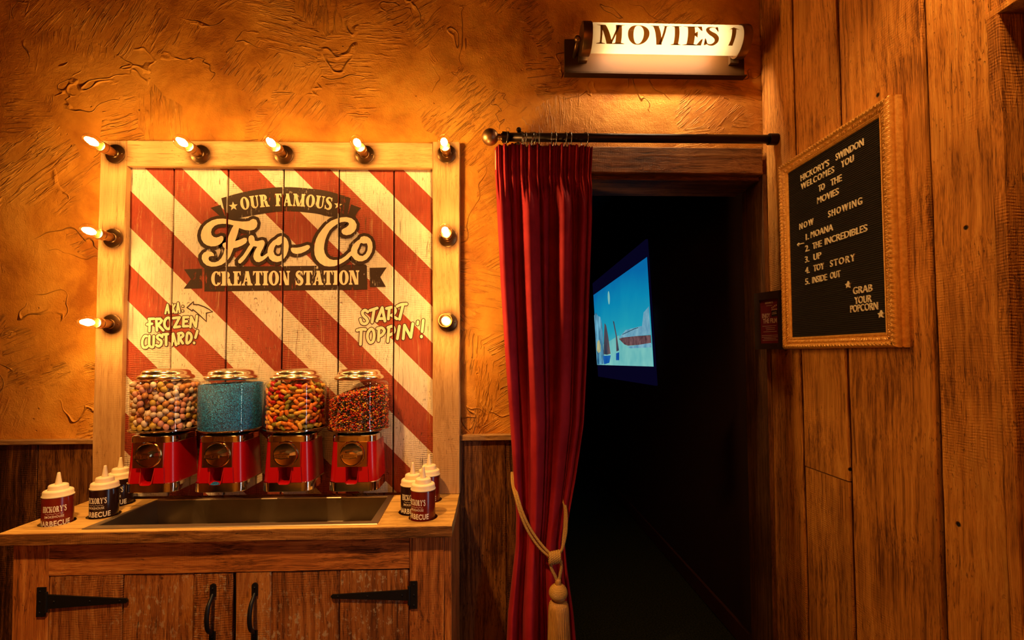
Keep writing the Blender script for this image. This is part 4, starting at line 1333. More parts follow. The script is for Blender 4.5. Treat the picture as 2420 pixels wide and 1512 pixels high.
# ================================================================== CURTAIN ROD, RINGS, CURTAIN
RZ, RY = 2.2195, -0.100
rod = thing('curtain_rod', 'dark metal curtain rod with a round bronze ball finial above the doorway', 'curtain rod', (0.55, RY, RZ))
mb = MB(); mb.tube([(-0.507, 0, 0), (0.545, 0, 0.003)], 0.0165, 24); mb.build('pole', 'dark_bronze', rod)
mb = MB(); mb.tube([(-0.512, 0, 0), (-0.486, 0, 0)], 0.0205, 24); mb.build('collar', 'dark_bronze', rod, auto=40)
mb = MB(); mb.lathe([(0.0005, -0.534), (0.010, -0.534), (0.010, -0.530), (0.014, -0.528), (0.010, -0.525), (0.014, -0.522), (0.010, -0.519), (0.015, -0.515), (0.015, -0.511), (0.0005, -0.511)], axis='x', n=20)
mb.sphere((-0.557, 0, 0), 0.0315, 32, 20)
mb.build('finial', 'bronze_ball', rod)
mb = MB(); mb.tube([(0.518, 0, 0.003), (0.549, 0, 0.003)], 0.0215, 24); mb.build('end_socket', 'dark_bronze', rod, auto=40)
mb = MB(); mb.tube([(-0.449, 0.098, 0.0), (-0.449, 0.030, 0.0), (-0.449, 0.0, 0.019)], 0.006, 10); mb.sphere((-0.449, -0.006, 0.0265), 0.0095, 14, 10)
mb.lathe([(0.0005, 0.099), (0.022, 0.099), (0.022, 0.094), (0.0005, 0.094)], (-0.449, 0, 0), 'y', 20)
mb.build('wall_bracket', 'dark_bronze', rod, auto=40)

ORD = ['first', 'second', 'third', 'fourth', 'fifth', 'sixth', 'seventh', 'eighth', 'ninth', 'tenth', 'eleventh', 'twelfth', 'thirteenth']
ring0 = None
RX = [0.051, 0.108, 0.116, 0.125, 0.144, 0.150, 0.157, 0.178, 0.227, 0.241, 0.277, 0.296, 0.352]
for k, x in enumerate(RX):
    if ring0 is None:
        mb = MB()
        R_ = 0.0275
        mb.tube([(0, R_ * math.cos(a), R_ * math.sin(a)) for a in np.linspace(0, 2 * PI, 33)[:-1]], 0.0019, 8, closed=True)
        mb.tube([(0, 0, -R_), (0, 0, -R_ - 0.010)], 0.0016, 6)
        ring0 = mb.build('curtain_ring', 'ring_steel'); o = ring0
    else:
        o = ring0.copy(); COL.objects.link(o)
    o.location = (x, RY, RZ - 0.0085 + random.uniform(-0.0008, 0.0008))
    o.rotation_euler = (0, random.uniform(-0.06, 0.06), random.uniform(-0.28, 0.28) + (0.25 if k in (10, 12) else 0))
    tag(o, 'thin steel curtain ring on the rod, %s counted from the ball finial' % ORD[k], 'curtain ring', 'curtain rings on the rod')

def lerp_tab(tab, z):
    for (z0, *a), (z1, *b) in zip(tab, tab[1:]):
        if z <= z0 and z >= z1:
            t = (z0 - z) / (z0 - z1)
            return [p + (q - p) * t for p, q in zip(a, b)]
    return list(tab[-1][1:]) if z < tab[-1][0] else list(tab[0][1:])
CE = [(2.190, 0.010, 0.383), (2.10, 0.012, 0.378), (1.90, 0.020, 0.378), (1.63, 0.032, 0.366), (1.40, 0.045, 0.355), (1.14, 0.062, 0.338), (0.95, 0.073, 0.308),
      (0.80, 0.082, 0.280), (0.70, 0.080, 0.264), (0.60, 0.068, 0.272), (0.45, 0.050, 0.292), (0.20, 0.038, 0.312), (0.015, 0.032, 0.325)]
cur = thing('curtain', 'red velvet curtain hanging gathered and tied back beside the dark doorway', 'curtain', (0.19, -0.115, 0.0))
# edges of the folds along the width and how far each stands out
EDGE = [0.0, 0.15, 0.245, 0.46, 0.545, 0.60, 0.80, 0.85, 0.935, 1.0]
STAND = [0.75, 0.20, 1.10, 0.42, 0.15, 0.90, 0.22, 0.68, 0.45]
HEAD = [0.0, 0.03, 0.075, 0.13, 0.165, 0.205, 0.25, 0.29, 0.33, 0.375, 0.42, 0.45, 0.49, 0.545, 0.58, 0.62, 0.665, 0.70, 0.74, 0.785, 0.82, 0.86, 0.89, 0.925, 0.955, 0.98, 1.0]
HSTAND = [0.5, 0.8, 1.0, 0.3, 0.9, 0.4, 1.0, 0.5, 0.8, 0.25, 1.0, 0.5, 0.3, 0.9, 0.7, 0.35, 1.0, 0.6, 0.9, 0.3, 0.8, 0.5, 0.7, 0.6, 0.8, 0.9]
def lobes(s, z, E, S, wob):
    for i in range(len(S)):
        a = E[i] + (wob * (0.010 * math.sin(1.9 * z + 2.1 * i) + 0.006 * math.sin(4.3 * z + 1.3 * i)) if i else 0)
        b = E[i + 1] + (wob * (0.010 * math.sin(1.9 * z + 2.1 * (i + 1)) + 0.006 * math.sin(4.3 * z + 1.3 * (i + 1))) if i + 1 < len(S) else 0)
        if s <= b or i == len(S) - 1:
            x = max(-1.0, min(1.0, (2 * s - a - b) / max(1e-4, b - a)))
            skew = x + 0.25 * (1 - x * x)
            return S[i] * (1 + 0.25 * wob * math.sin(2.6 * z + 3.0 * i)) * math.sqrt(max(0.0, 1 - skew * skew)) if abs(skew) < 1 else 0.0
    return 0.0
def fold_depth(s, z):
    k = max(0.0, min(1.0, (2.075 - z) / 0.13))
    k = k * k * (3 - 2 * k)
    return (1 - k) * 0.62 * lobes(s, z, HEAD, HSTAND, 0.0) + k * lobes(s, z, EDGE, STAND, 1.0)
mb = MB()
NU, NV = 300, 120
rows = []
for iv in range(NV + 1):
    z = 2.190 - 2.175 * (iv / NV) ** 0.92
    L, R = lerp_tab(CE, z)
    row = []
    for iu in range(NU + 1):
        s = iu / NU
        dep = fold_depth(s, z)
        amp = 0.036 + 0.034 * max(0.0, min(1.0, (2.09 - z) / 0.10))
        pin = math.exp(-((z - 2.075) / 0.022) ** 2)                # stitched line of the heading tape
        amp *= 1.0 - 0.45 * pin
        squeeze = math.exp(-((z - 0.72) / 0.22) ** 2)
        amp *= 1.0 - 0.30 * squeeze
        x = L + (R - L) * s - 0.19
        x += 0.0012 * math.sin(40 * s + 2 * z)
        y = 0.022 - dep * amp
        y += 0.0022 * math.sin(9 * s + 7.0 * z)
        if z > 2.09:
            y += 0.006 * math.sin(95 * s + 2.0) * (0.6 + 0.4 * math.sin(23 * s))
        zz = z
        if iv == 0: zz += 0.0025 * math.sin(50 * s) + 0.002 * math.sin(31 * s + 1) - 0.018 * max(0, 1 - s / 0.07) - 0.006 * max(0, (s - 0.8) / 0.2)
        bend = squeeze * 0.012 * (1 - (2 * s - 1) ** 2)
        row.append((x, y - bend, zz))
    rows.append(row)
mb.grid(rows)
cl = mb.build('cloth', 'red_velvet', cur)
md = cl.modifiers.new('thickness', 'SOLIDIFY'); md.thickness = 0.002; md.offset = 1
mb = MB()
mb.grid([[(0.011 - 0.19 + 0.003 * k, -0.006 - 0.001 * k, z + 0.001) for k in (0, 1)] for z in np.linspace(2.160, 2.085, 8)])
o = mb.build('edge_stitching', 'paper_tag', cur); o['label'] = 'pale strip down the edge of the curtain heading'
md = o.modifiers.new('thickness', 'SOLIDIFY'); md.thickness = 0.001

# gold rope tieback with tassel
tb = thing('tieback', 'gold rope tieback knotted round the red curtain, with a ball and tassel', 'curtain tieback', (0.21, -0.19, 0.69))
def rel(p): return (p[0] - 0.21, p[1] + 0.19, p[2] - 0.69)
for k, dz in enumerate((0.0, 0.010)):
    pts = spline([(0.0705, -0.016, 0.940), (0.0700, -0.080, 0.915), (0.0765, -0.150, 0.895 + dz * 0.3), (0.095, -0.178, 0.835 + dz * 0.6), (0.122, -0.186, 0.775 + dz), (0.160, -0.193, 0.722 + dz), (0.196, -0.198, 0.692 + dz * 0.5), (0.212, -0.200, 0.690)], 8)
    mb = MB(); mb.tube([rel((p[0] + dz * 0.75, p[1], p[2])) for p in pts], 0.0050, 10, uv=True); mb.build('cord', 'gold_rope', tb)
    pts = spline([(0.216, -0.200, 0.692), (0.238, -0.197, 0.716 + dz * 0.2), (0.251 - dz * 0.6, -0.188, 0.755), (0.2585 - dz * 0.7, -0.172, 0.79), (0.263 - dz * 0.4, -0.130, 0.835), (0.255, -0.085, 0.87)], 8)
    mb = MB(); mb.tube([rel(p) for p in pts], 0.0050, 10, uv=True); mb.build('cord', 'gold_rope', tb)
mb = MB()
for k in range(5):
    x = 0.196 + 0.0078 * k
    mb.tube([rel((x, -0.200 + 0.0165 * math.cos(a), 0.688 + 0.0175 * math.sin(a) + 0.0015 * k)) for a in np.linspace(0, 2 * PI, 25)[:-1]], 0.0056, 8, closed=True, uv=True)
mb.build('knot', 'gold_rope', tb)
for pts in ([(0.196, -0.204, 0.680), (0.200, -0.206, 0.655), (0.213, -0.206, 0.628), (0.221, -0.204, 0.604)], [(0.232, -0.204, 0.682), (0.234, -0.206, 0.660), (0.229, -0.206, 0.632), (0.224, -0.204, 0.604)]):
    mb = MB(); mb.tube([rel(p) for p in spline(pts, 6)], 0.0055, 10, uv=True); mb.build('loop', 'gold_rope', tb)
mb = MB(); mb.lathe([(0.0005, 0.620), (0.0090, 0.620), (0.0105, 0.612), (0.0105, 0.600), (0.0085, 0.596), (0.0005, 0.596)], (0.2225 - 0.21, -0.204 + 0.19, -0.69), 'z', 20); mb.build('collar', 'gold_thread', tb)
mb = MB(); mb.sphere((0.2225 - 0.21, -0.204 + 0.19, 0.573 - 0.69), 0.0325, 32, 22, 1, 1, 0.93); mb.build('ball', 'gold_winding', tb)
mb = MB()
n = 90; prof = [(0.012, 0.546), (0.022, 0.543), (0.0300, 0.535), (0.0335, 0.52), (0.0350, 0.48), (0.0370, 0.42), (0.0385, 0.36), (0.037, 0.345)]
rr = [random.uniform(-1, 1) for _ in range(n)]
for i, (r, z) in enumerate(prof):
    pass
rings = []
for r, z in prof:
    ring_ = []
    for k in range(n):
        a = 2 * PI * k / n
        q = r * (1 + 0.045 * rr[k] + 0.05 * math.sin(k * 2.1))
        ring_.append((0.2235 - 0.21 + q * math.cos(a), -0.204 + 0.19 + q * math.sin(a), z - 0.69 + (0.01 * rr[(k * 7) % n] if z < 0.35 else 0)))
    rings.append(ring_)
mb.loft(rings)
for k in range(70):
    a = random.uniform(0, 2 * PI); r = random.uniform(0.033, 0.0375)
    mb.tube([(0.2235 - 0.21 + r * 0.86 * math.cos(a), -0.204 + 0.19 + r * 0.86 * math.sin(a), 0.537 - 0.69), (0.2235 - 0.21 + r * math.cos(a + 0.02), -0.204 + 0.19 + r * math.sin(a), 0.46 - 0.69),
             (0.2235 - 0.21 + r * 1.12 * math.cos(a + 0.04), -0.204 + 0.19 + r * 1.12 * math.sin(a + 0.04), 0.34 - 0.69)], 0.0008, 5)
mb.build('tassel', 'gold_thread', tb)

# ================================================================== COUNTER
ZT = 0.872
cab = thing('counter_cabinet', 'rustic reclaimed wood cabinet with two plank doors under the sauce counter', 'cabinet', (-0.79, -0.2, 0.0))
CB = (-0.79, -0.2, 0.0)
class RMB(MB):
    """mesh written in room coordinates for a thing whose base stands elsewhere"""
    def __init__(s, base): super().__init__(); s.base = base
    def mesh(s, name):
        bx, by, bz = s.base
        s.v = [(x - bx, y - by, z - bz) for x, y, z in s.v]
        return super().mesh(name)
CF = -0.365
def cpart(name, mat, *boxes, **kw):
    mb = RMB(CB)
    for b in boxes: mb.plank(*b[:6], b[6], 0.002, 0.0009, b[7] if len(b) > 7 else None)
    return mb.build(name, mat, cab, **kw)
cpart('stile', 'cabinet_wood', (-1.450, -1.346, CF, CF + 0.022, 0.0, 0.8375, 'z', 0.62))
cpart('stile', 'cabinet_wood', (-0.2622, -0.1545, CF, CF + 0.022, 0.0, 0.8375, 'z', 0.58))
cpart('top_rail', 'cabinet_wood_x', (-1.3455, -0.2627, CF + 0.001, CF + 0.022, 0.7345, 0.8375, 'x', 0.55))
cpart('bottom_rail', 'cabinet_wood_x', (-1.3455, -0.2627, CF + 0.001, CF + 0.022, 0.0, 0.10, 'x', 0.45))
cpart('side_panel', 'cabinet_wood', (-0.1540, -0.1315, CF + 0.001, -0.20, 0.0, 0.8375, 'z', 0.35), (-0.1540, -0.1315, -0.198, -0.02, 0.0, 0.8375, 'z', 0.5))
cpart('side_panel', 'cabinet_wood', (-1.450, -1.4275, CF + 0.0225, -0.20, 0.0, 0.8375, 'z', 0.4), (-1.450, -1.4275, -0.198, -0.02, 0.0, 0.8375, 'z', 0.5))
cpart('bottle_rest', 'cabinet_wood_x', (-1.427, -1.343, CF + 0.023, -0.145, 0.800, 0.8118, 'x', 0.4))
cpart('bottle_rest', 'cabinet_wood_x', (-1.427, -1.262, -0.143, -0.031, 0.806, 0.8178, 'x', 0.4))
cpart('bottle_rest', 'cabinet_wood_x', (-1.341, -1.262, CF + 0.023, -0.145, 0.806, 0.8178, 'x', 0.4))
cpart('bottle_rest', 'cabinet_wood_x', (-0.340, -0.155, CF + 0.023, -0.031, 0.806, 0.8178, 'x', 0.4))
cpart('back_panel', 'black_rubber', (-1.427, -0.155, -0.030, -0.020, 0.0, 0.8375, 'z', 0.4))
def cab_door(x0, x1, seams, rnds, hinge_side):
    mb = RMB(CB)
    xs = [x0] + seams + [x1]
    for k in range(len(xs) - 1):
        mb.plank(xs[k] + (0.001 if k else 0), xs[k + 1] - 0.001, CF + 0.002 + 0.001 * (k % 2), CF + 0.022, 0.104, 0.7325 - 0.0006 * k, 'z', 0.0028, 0.0011, rnds[k])
    d = mb.build('door', 'door_wood', cab)
    # strap hinge
    mb = RMB(CB)
    yb = CF + 0.001
    if hinge_side < 0:
        mb.box(-1.3755, -1.3500, CF - 0.004, CF - 0.0003, 0.617, 0.704)
        mb.tube([(-1.347, CF - 0.004, 0.630), (-1.347, CF - 0.004, 0.690)], 0.0042, 10)
        sp = [(-1.345, 0.6815), (-1.128, 0.6655), (-1.114, 0.6655), (-1.1085, 0.6588), (-1.114, 0.6520), (-1.128, 0.6515), (-1.345, 0.6400)]
        sc_ = [(-1.325, 0.661), (-1.22, 0.660), (-1.132, 0.6588)]; pl = [(-1.366, 0.692), (-1.366, 0.661), (-1.366, 0.629)]
    else:
        mb.box(-0.2600, -0.2375, CF - 0.004, CF - 0.0003, 0.614, 0.698)
        mb.tube([(-0.2625, CF - 0.004, 0.627), (-0.2625, CF - 0.004, 0.684)], 0.0042, 10)
        sp = [(-0.2645, 0.672), (-0.2645, 0.640), (-0.486, 0.6505), (-0.497, 0.6510), (-0.502, 0.6570), (-0.497, 0.6630), (-0.486, 0.6630)]
        sc_ = [(-0.284, 0.656), (-0.39, 0.656), (-0.480, 0.657)]; pl = [(-0.2475, 0.687), (-0.2475, 0.656), (-0.2475, 0.625)]
    mb.prism([sp], lambda u, v: (u, CF - 0.0040, v), lambda u, v: (u, CF + 0.0012, v))
    for (x, z) in sc_ + pl: mb.sphere((x, CF - 0.0043, z), 0.0032, 10, 6, 1, 0.5, 1)
    mb.build('strap_hinge', 'black_iron', d, auto=35)
    # pull handle
    hx = -0.857 if hinge_side < 0 else -0.7315
    mb = RMB(CB)
    yb = CF + 0.0015
    for z0, z1, top in ((0.664, 0.7035, True), (0.518, 0.560, False)):
        ol = [(hx - 0.009, z0), (hx + 0.009, z0)] + [(hx + 0.009 * math.cos(a), z1 - 0.009 + 0.009 * math.sin(a)) for a in np.linspace(0.1, PI - 0.1, 8)] if top else \
             [(hx + 0.009, z1), (hx - 0.009, z1)] + [(hx - 0.009 * math.cos(a), z0 + 0.009 - 0.009 * math.sin(a)) for a in np.linspace(0.1, PI - 0.1, 8)]
        mb.prism([ol], lambda u, v: (u, yb - 0.005, v), lambda u, v: (u, yb - 0.0005, v))
        mb.sphere((hx, yb - 0.0055, (z0 + z1) / 2 + 0.006), 0.003, 10, 6)
    pts = spline([(hx, yb - 0.004, 0.672), (hx, yb - 0.014, 0.660), (hx, yb - 0.028, 0.643), (hx, yb - 0.034, 0.612), (hx, yb - 0.028, 0.580), (hx, yb - 0.014, 0.563), (hx, yb - 0.004, 0.552)], 5)
    mb.tube(pts, [0.0045 + 0.002 * math.sin(PI * i / (len(pts) - 1)) for i in range(len(pts))], 12)
    mb.build('handle', 'black_iron', d, auto=40)
cab_door(-1.344, -0.8005, [-1.127, -0.9185], [0.62, 0.45, 0.30], -1)
cab_door(-0.7905, -0.2640, [-0.6837, -0.476], [0.66, 0.38, 0.25], 1)

HOLES = [(-1.3894, -0.2892), (-1.2953, -0.2257), (-1.3411, -0.0985), (-0.2725, -0.2441), (-0.2289, -0.3007), (-0.2344, -0.1150)]
mb = MB()
out = []
cs = [(-1.4755, -0.3865), (-0.1285, -0.3865), (-0.1285, -0.0535), (-1.4755, -0.0535)]
for i in range(4):
    a, b = cs[i], cs[(i + 1) % 4]
    n = 30 if i % 2 == 0 else 10
    for k in range(n):
        t = k / n
        j = random.uniform(-0.0010, 0.0010) if 0 < k < n and i != 2 else 0
        out.append((a[0] + (b[0] - a[0]) * t + (j if i % 2 else 0), a[1] + (b[1] - a[1]) * t + (0 if i % 2 else j)))
holes = [circle(x, y, 0.0465, 40)[::-1] for x, y in HOLES]
holes.append([(-1.236, -0.345), (-1.236, -0.080), (-0.384, -0.080), (-0.384, -0.345)])
mb.prism([out] + holes, lambda u, v: (u, v, ZT), lambda u, v: (u, v, ZT - 0.034))
wt = mb.build('worktop', 'worktop_wood')
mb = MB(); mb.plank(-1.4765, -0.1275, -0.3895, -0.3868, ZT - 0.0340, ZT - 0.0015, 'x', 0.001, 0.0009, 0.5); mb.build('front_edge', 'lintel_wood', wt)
tag(wt, 'thick sawn timber worktop with bottle holes and a steel sink, on the plank cabinet', 'worktop')

# steel trough
sk = thing('sink_trough', 'long shallow stainless steel trough set into the timber worktop', 'sink', (-0.81, -0.21, ZT))
KB = (-0.81, -0.21, ZT)
mb = RMB(KB)
outer = [(-1.254, -0.3635), (-0.3605, -0.3655), (-0.3720, -0.0625), (-1.2270, -0.0600)]
inner = [(-1.2285, -0.3345), (-0.3885, -0.3360), (-0.3930, -0.0810), (-1.2235, -0.0800)]
def lerp2(a, b, t): return [(p[0] + (q[0] - p[0]) * t, p[1] + (q[1] - p[1]) * t) for p, q in zip(a, b)]
def ring4(c, z): return [(x, y, z) for x, y in c]
mb.loft([ring4(outer, ZT + 0.0006), ring4(lerp2(outer, inner, 0.06), ZT + 0.0030), ring4(lerp2(outer, inner, 0.90), ZT + 0.0032), ring4(inner, ZT + 0.0005)], smooth=False, cap0=False, cap1=False)
mb.build('rim', 'lit_steel_rim', sk, fix=False)
mb = RMB(KB)
low = lerp2(inner, [(-0.81, -0.207)] * 4, 0.02)
flo = lerp2(inner, [(-0.81, -0.207)] * 4, 0.06)
mb.loft([ring4(inner, ZT + 0.0005), ring4(low, ZT - 0.082), ring4(flo, ZT - 0.090)], smooth=False, cap0=False, cap1=True)
mb.build('basin', 'brushed_steel', sk, fix=False)
mb = RMB(KB)
mb.lathe([(0.0005, 0.0025), (0.012, 0.0025), (0.020, 0.001), (0.022, 0.0)], (-1.10, -0.20, ZT - 0.0902), 'z', 24)
mb.build('drain', 'chrome', sk)

# ================================================================== SAUCE BOTTLES
def make_bottle(label, loc, sauce, face, spout=True):
    t = thing('sauce_bottle', label, 'bottle', loc, 'sauce bottles in the worktop holes')
    mb = MB()
    R = 0.0392
    mb.lathe([(0.0005, 0), (R - 0.004, 0), (R - 0.001, 0.002), (R, 0.006), (R, 0.142), (R - 0.001, 0.146), (R - 0.006, 0.149), (0.0005, 0.149)], n=48)
    mb.build('body', sauce, t, auto=40)
    mb = MB()
    prof = [(0.030, 0.144), (R + 0.0008, 0.144), (R + 0.0012, 0.1465), (R - 0.0010, 0.1485), (R - 0.0012, 0.158), (R - 0.003, 0.162), (R - 0.007, 0.164), (0.0265, 0.1645), (0.0258, 0.166), (0.0250, 0.175),
            (0.0235, 0.1785), (0.0205, 0.180)]
    mb.lathe(prof + [(0.0005, 0.180)], n=48)
    cap = mb.build('cap', 'cap_plastic', t, auto=50)
    mb = MB(); mb.lathe([(0.0095, 0.179), (0.0085, 0.184), (0.0042, 0.214), (0.0034, 0.2165), (0.0005, 0.217)], n=20)
    mb.build('nozzle', 'cap_plastic', cap)
    mb = MB()
    def wrap(u, v, d=0.0):
        a = face + u / R - PI / 2
        r = R + 0.0005 + d
        return (r * math.cos(a), r * math.sin(a), v)
    g, W = serif_text("HICKORY'S", 0.24, 0.10, 0.06, 0.07)
    for x, w, P in g:
        polys_into(mb, P, lambda a, b, d=0.0: wrap(-0.0305 + a / W * 0.061, 0.1010 + b * 0.0185, d), 1.2e-5)
    text_into(mb, 'SMOKEHOUSE', wrap, -0.0245, 0.0245, 0.0835, 0.0905, 0.012, 1.15)
    text_into(mb, 'BARBECUE', wrap, -0.041, 0.041, 0.0585, 0.0740, 0.03, 1.1)
    wave = [(-0.022 + 0.044 * k / 24, 0.0955 + 0.0012 * math.sin(k * 1.05)) for k in range(25)]
    polys_into(mb, ribbon(wave, 0.0004), wrap)
    mb.build('label_print', 'label_print', t, fix=False)
    return t
ZB = 0.818
D = math.radians
make_bottle('squeeze bottle of red barbecue sauce alone in the outermost worktop hole', (HOLES[0][0], HOLES[0][1], ZB - 0.006), 'red_sauce', D(27))
make_bottle('squeeze bottle of dark brown sauce in front of another, beside the striped sign', (HOLES[1][0], HOLES[1][1], ZB), 'dark_sauce', D(2))
make_bottle('half hidden squeeze bottle behind the dark sauce bottle, against the sign frame', (HOLES[2][0], HOLES[2][1], ZB - 0.0), 'dark_sauce', D(5))
make_bottle('squeeze bottle of dark sauce between the sink and the two red bottles', (HOLES[3][0], HOLES[3][1], ZB), 'dark_sauce', D(-3))
make_bottle('squeeze bottle of red barbecue sauce at the front, by the curtain end of the counter', (HOLES[4][0], HOLES[4][1], ZB), 'red_sauce', D(-26))
make_bottle('squeeze bottle of red sauce standing behind another at the curtain end', (HOLES[5][0], HOLES[5][1], ZB), 'red_sauce', D(-15))

# ================================================================== CANDY DISPENSERS
def rrect(w, d, r, cy, z, n=6):
    pts = []
    for cx, sy, a0 in ((1, 1, 0), (-1, 1, 90), (-1, -1, 180), (1, -1, 270)):
        for k in range(n + 1):
            a = math.radians(a0 + 90 * k / n)
            pts.append((cx * (w / 2 - r) + r * math.cos(a), cy + sy * (d / 2 - r) + r * math.sin(a), z))
    return pts
GY = -0.1025           # globe axis, measured out from the sign boards
RG = 0.1035
def make_dispenser(label, loc):
    t = thing('candy_dispenser', label, 'candy dispenser', loc, 'red candy dispensers on the sign')
    mb = MB()
    mb.loft([rrect(0.168, 0.166, 0.032, GY, 0.0), rrect(0.172, 0.170, 0.034, GY, 0.002), rrect(0.1715, 0.1695, 0.034, GY, 0.0305), rrect(0.166, 0.164, 0.033, GY, 0.0325)])
    mb.build('base', 'chrome', t, auto=24)
    mb = MB()
    mb.loft([rrect(0.166, 0.164, 0.033, GY, 0.0315), rrect(0.151, 0.150, 0.030, GY, 0.1665)])
    body = mb.build('body', 'red_enamel', t, auto=40)
    cut = MB(); cut.loft([[(x * k, y, z) for x, z in ((-0.0200, 0.0836), (-0.0200, 0.0420), (-0.0175, 0.0365), (-0.012, 0.0340), (0.012, 0.0340), (0.0175, 0.0365), (0.0200, 0.0420), (0.0200, 0.0836))] for y, k in ((GY - 0.12, 1.0), (GY - 0.028, 0.9))], smooth=False)
    co_ = cut.build('cut', 'red_enamel', t)                 # carve the candy outlet into the body
    bo = body.modifiers.new('outlet', 'BOOLEAN'); bo.operation = 'DIFFERENCE'; bo.solver = 'EXACT'; bo.object = co_
    dg = bpy.context.evaluated_depsgraph_get(); dg.update()
    nm_ = bpy.data.meshes.new_from_object(body.evaluated_get(dg))
    body.modifiers.remove(bo); body.data = nm_
    nm_.set_sharp_from_angle(angle=math.radians(40))
    bpy.data.objects.remove(co_)
    mb = MB(); mb.box(-0.05, 0.05, -0.024, 0.0, 0.03, 0.15); mb.build('wall_mount', 'black_iron', t)
    mb = MB()
    mb.loft([rrect(0.151, 0.150, 0.031, GY, 0.1655), rrect(0.154, 0.153, 0.032, GY, 0.1675), rrect(0.153, 0.152, 0.032, GY, 0.1860), rrect(0.147, 0.146, 0.030, GY, 0.1885)])
    for k in range(9):
        x = -0.016 + 0.004 * k
        mb.box(x - 0.0011, x + 0.0011, GY - 0.0785, GY - 0.076, 0.169, 0.1845)
    mb.build('collar', 'chrome', t, auto=24)
    mb = MB(); mb.lathe([(0.066, 0.187), (0.070, 0.189), (0.074, 0.194), (0.0005, 0.194)], (0, GY, 0), n=48); mb.build('neck', 'black_rubber', t, auto=40)
    mb = MB(); mb.lathe([(0.060, 0.1905), (0.080, 0.1925), (0.092, 0.1975), (RG + 0.001, 0.2015), (RG + 0.0045, 0.2045), (RG + 0.0045, 0.2070), (RG + 0.001, 0.2090), (RG - 0.003, 0.2085), (0.0005, 0.2075)], (0, GY, 0), n=56)
    mb.build('tray', 'chrome', t, auto=40)
    mb = MB()
    prof = [(RG, 0.2090), (RG, 0.3560)] + [(RG - 0.018 + 0.018 * math.cos(a), 0.3560 + 0.018 * math.sin(a)) for a in np.linspace(0.15, PI / 2, 8)] + [(0.0800, 0.3750), (0.0780, 0.3800)]
    mb.lathe(prof, (0, GY, 0), n=56)
    mb.build('globe', 'globe_glass', t, fix=False)
    mb = MB()
    mb.lathe([(0.060, 0.3775), (0.0825, 0.3775), (0.0855, 0.3800), (0.0865, 0.3835), (0.0850, 0.3880), (0.0815, 0.3920), (0.0760, 0.3945), (0.0735, 0.3975), (0.0735, 0.4010), (0.0705, 0.4065),
              (0.0640, 0.4110), (0.0560, 0.4130), (0.0500, 0.4125), (0.0440, 0.4145), (0.0300, 0.4155), (0.0005, 0.4160)], (0, GY, 0), n=56)
    mb.build('lid', 'lid_metal', t, auto=60)
    # coin mechanism
    yf = GY - 0.0795
    mb = MB()
    pl = [(-0.050, 0.0835), (0.050, 0.0835), (0.050, 0.1675), (0.024, 0.1675), (0.019, 0.1615), (-0.019, 0.1615), (-0.024, 0.1675), (-0.050, 0.1675)]
    mb.prism([pl], lambda u, v: (u, yf - 0.006, v), lambda u, v: (u, yf + 0.006, v))
    for x0, x1, z0, z1 in ((-0.047, 0.047, 0.0855, 0.0870), (-0.0480, -0.0465, 0.0870, 0.1650), (0.0465, 0.0480, 0.0870, 0.1650)): mb.box(x0, x1, yf - 0.0072, yf - 0.005, z0, z1)
    pt = mb.build('coin_plate', 'coin_brass', t, auto=30)
    mb = MB()
    mb.lathe([(0.0420, 0.006), (0.0430, 0.010), (0.0415, 0.0125), (0.0385, 0.0125), (0.0370, 0.0095), (0.0330, 0.0085), (0.0005, 0.0085)], (0, 0, 0), 'y', 44)
    mb.v = [(x, yf - y, z + 0.1265) for x, y, z in mb.v]
    mb.build('dial', 'coin_brass', pt, auto=40)
    mb = MB()
    hx = [(-0.0255, 0.0045), (-0.0255, -0.0060), (0.0, -0.0105), (0.0255, -0.0060), (0.0255, 0.0045), (0.0, 0.0095)]
    hs = [(x * 0.86, z * 0.80) for x, z in hx]
    r0 = [(x * 0.55, yf - 0.008, 0.127 + z * 0.8) for x, z in hx]; r1 = [(x * 0.8, yf - 0.022, 0.127 + z) for x, z in hx]
    r2 = [(x, yf - 0.034, 0.127 + z) for x, z in hx]; r3 = [(x, yf - 0.038, 0.127 + z) for x, z in hx]; r4 = [(x, yf - 0.0385, 0.127 + z) for x, z in hs]; r5 = [(x, yf - 0.037, 0.127 + z) for x, z in hs]
    mb.loft([r0, r1, r2, r3, r4, r5], smooth=False)
    mb.build('handle', 'chrome', pt)
    mb = MB()
    text_into(mb, 'BEAVER', lambda u, v, d=0: (u, yf - 0.0368 - d, v), -0.0170, 0.0170, 0.1225, 0.1305, 0.02, 1.1, thick=0.0012)
    mb.build('raised_lettering', 'coin_brass', pt)
    # chute: a raised surround with a scoop that juts forward
    mb = MB()
    yc = yf + 0.0015
    U = lambda w0, w1, z0, z1, r: [(-w0, z1)] + [(-w1 + r - r * math.cos(a), z0 + r - r * math.sin(a)) for a in np.linspace(0.0, PI / 2, 6)] + [(w1 - r + r * math.sin(a), z0 + r - r * math.cos(a)) for a in np.linspace(0.0, PI / 2, 6)] + [(w0, z1)]
    ui = U(0.0215, 0.0185, 0.0330, 0.0835, 0.008)
    sl = lambda v: 0.013 * (1 - (v - 0.0315) / 0.135) * 0.55
    sur = [(-0.052, 0.0835), (-0.056, 0.0325), (0.056, 0.0325), (0.052, 0.0835)]
    mb.prism([[(-0.052, 0.0835), (-0.056, 0.0325), (0.056, 0.0325), (0.052, 0.0835)] + ui[::-1]], lambda u, v: (u, yc - 0.0035 - sl(v), v), lambda u, v: (u, yc + 0.004 - sl(v), v))
    # scoop walls, then its rolled rim
    rim = [(x * 1.05, z - 0.004 if z < 0.08 else z) for x, z in ui]
    def rimpt(x, z):
        k = max(0.0, min(1.0, (0.0835 - z) / 0.055))
        return (x, yc - 0.006 - 0.012 * k, z - 0.001 * k)
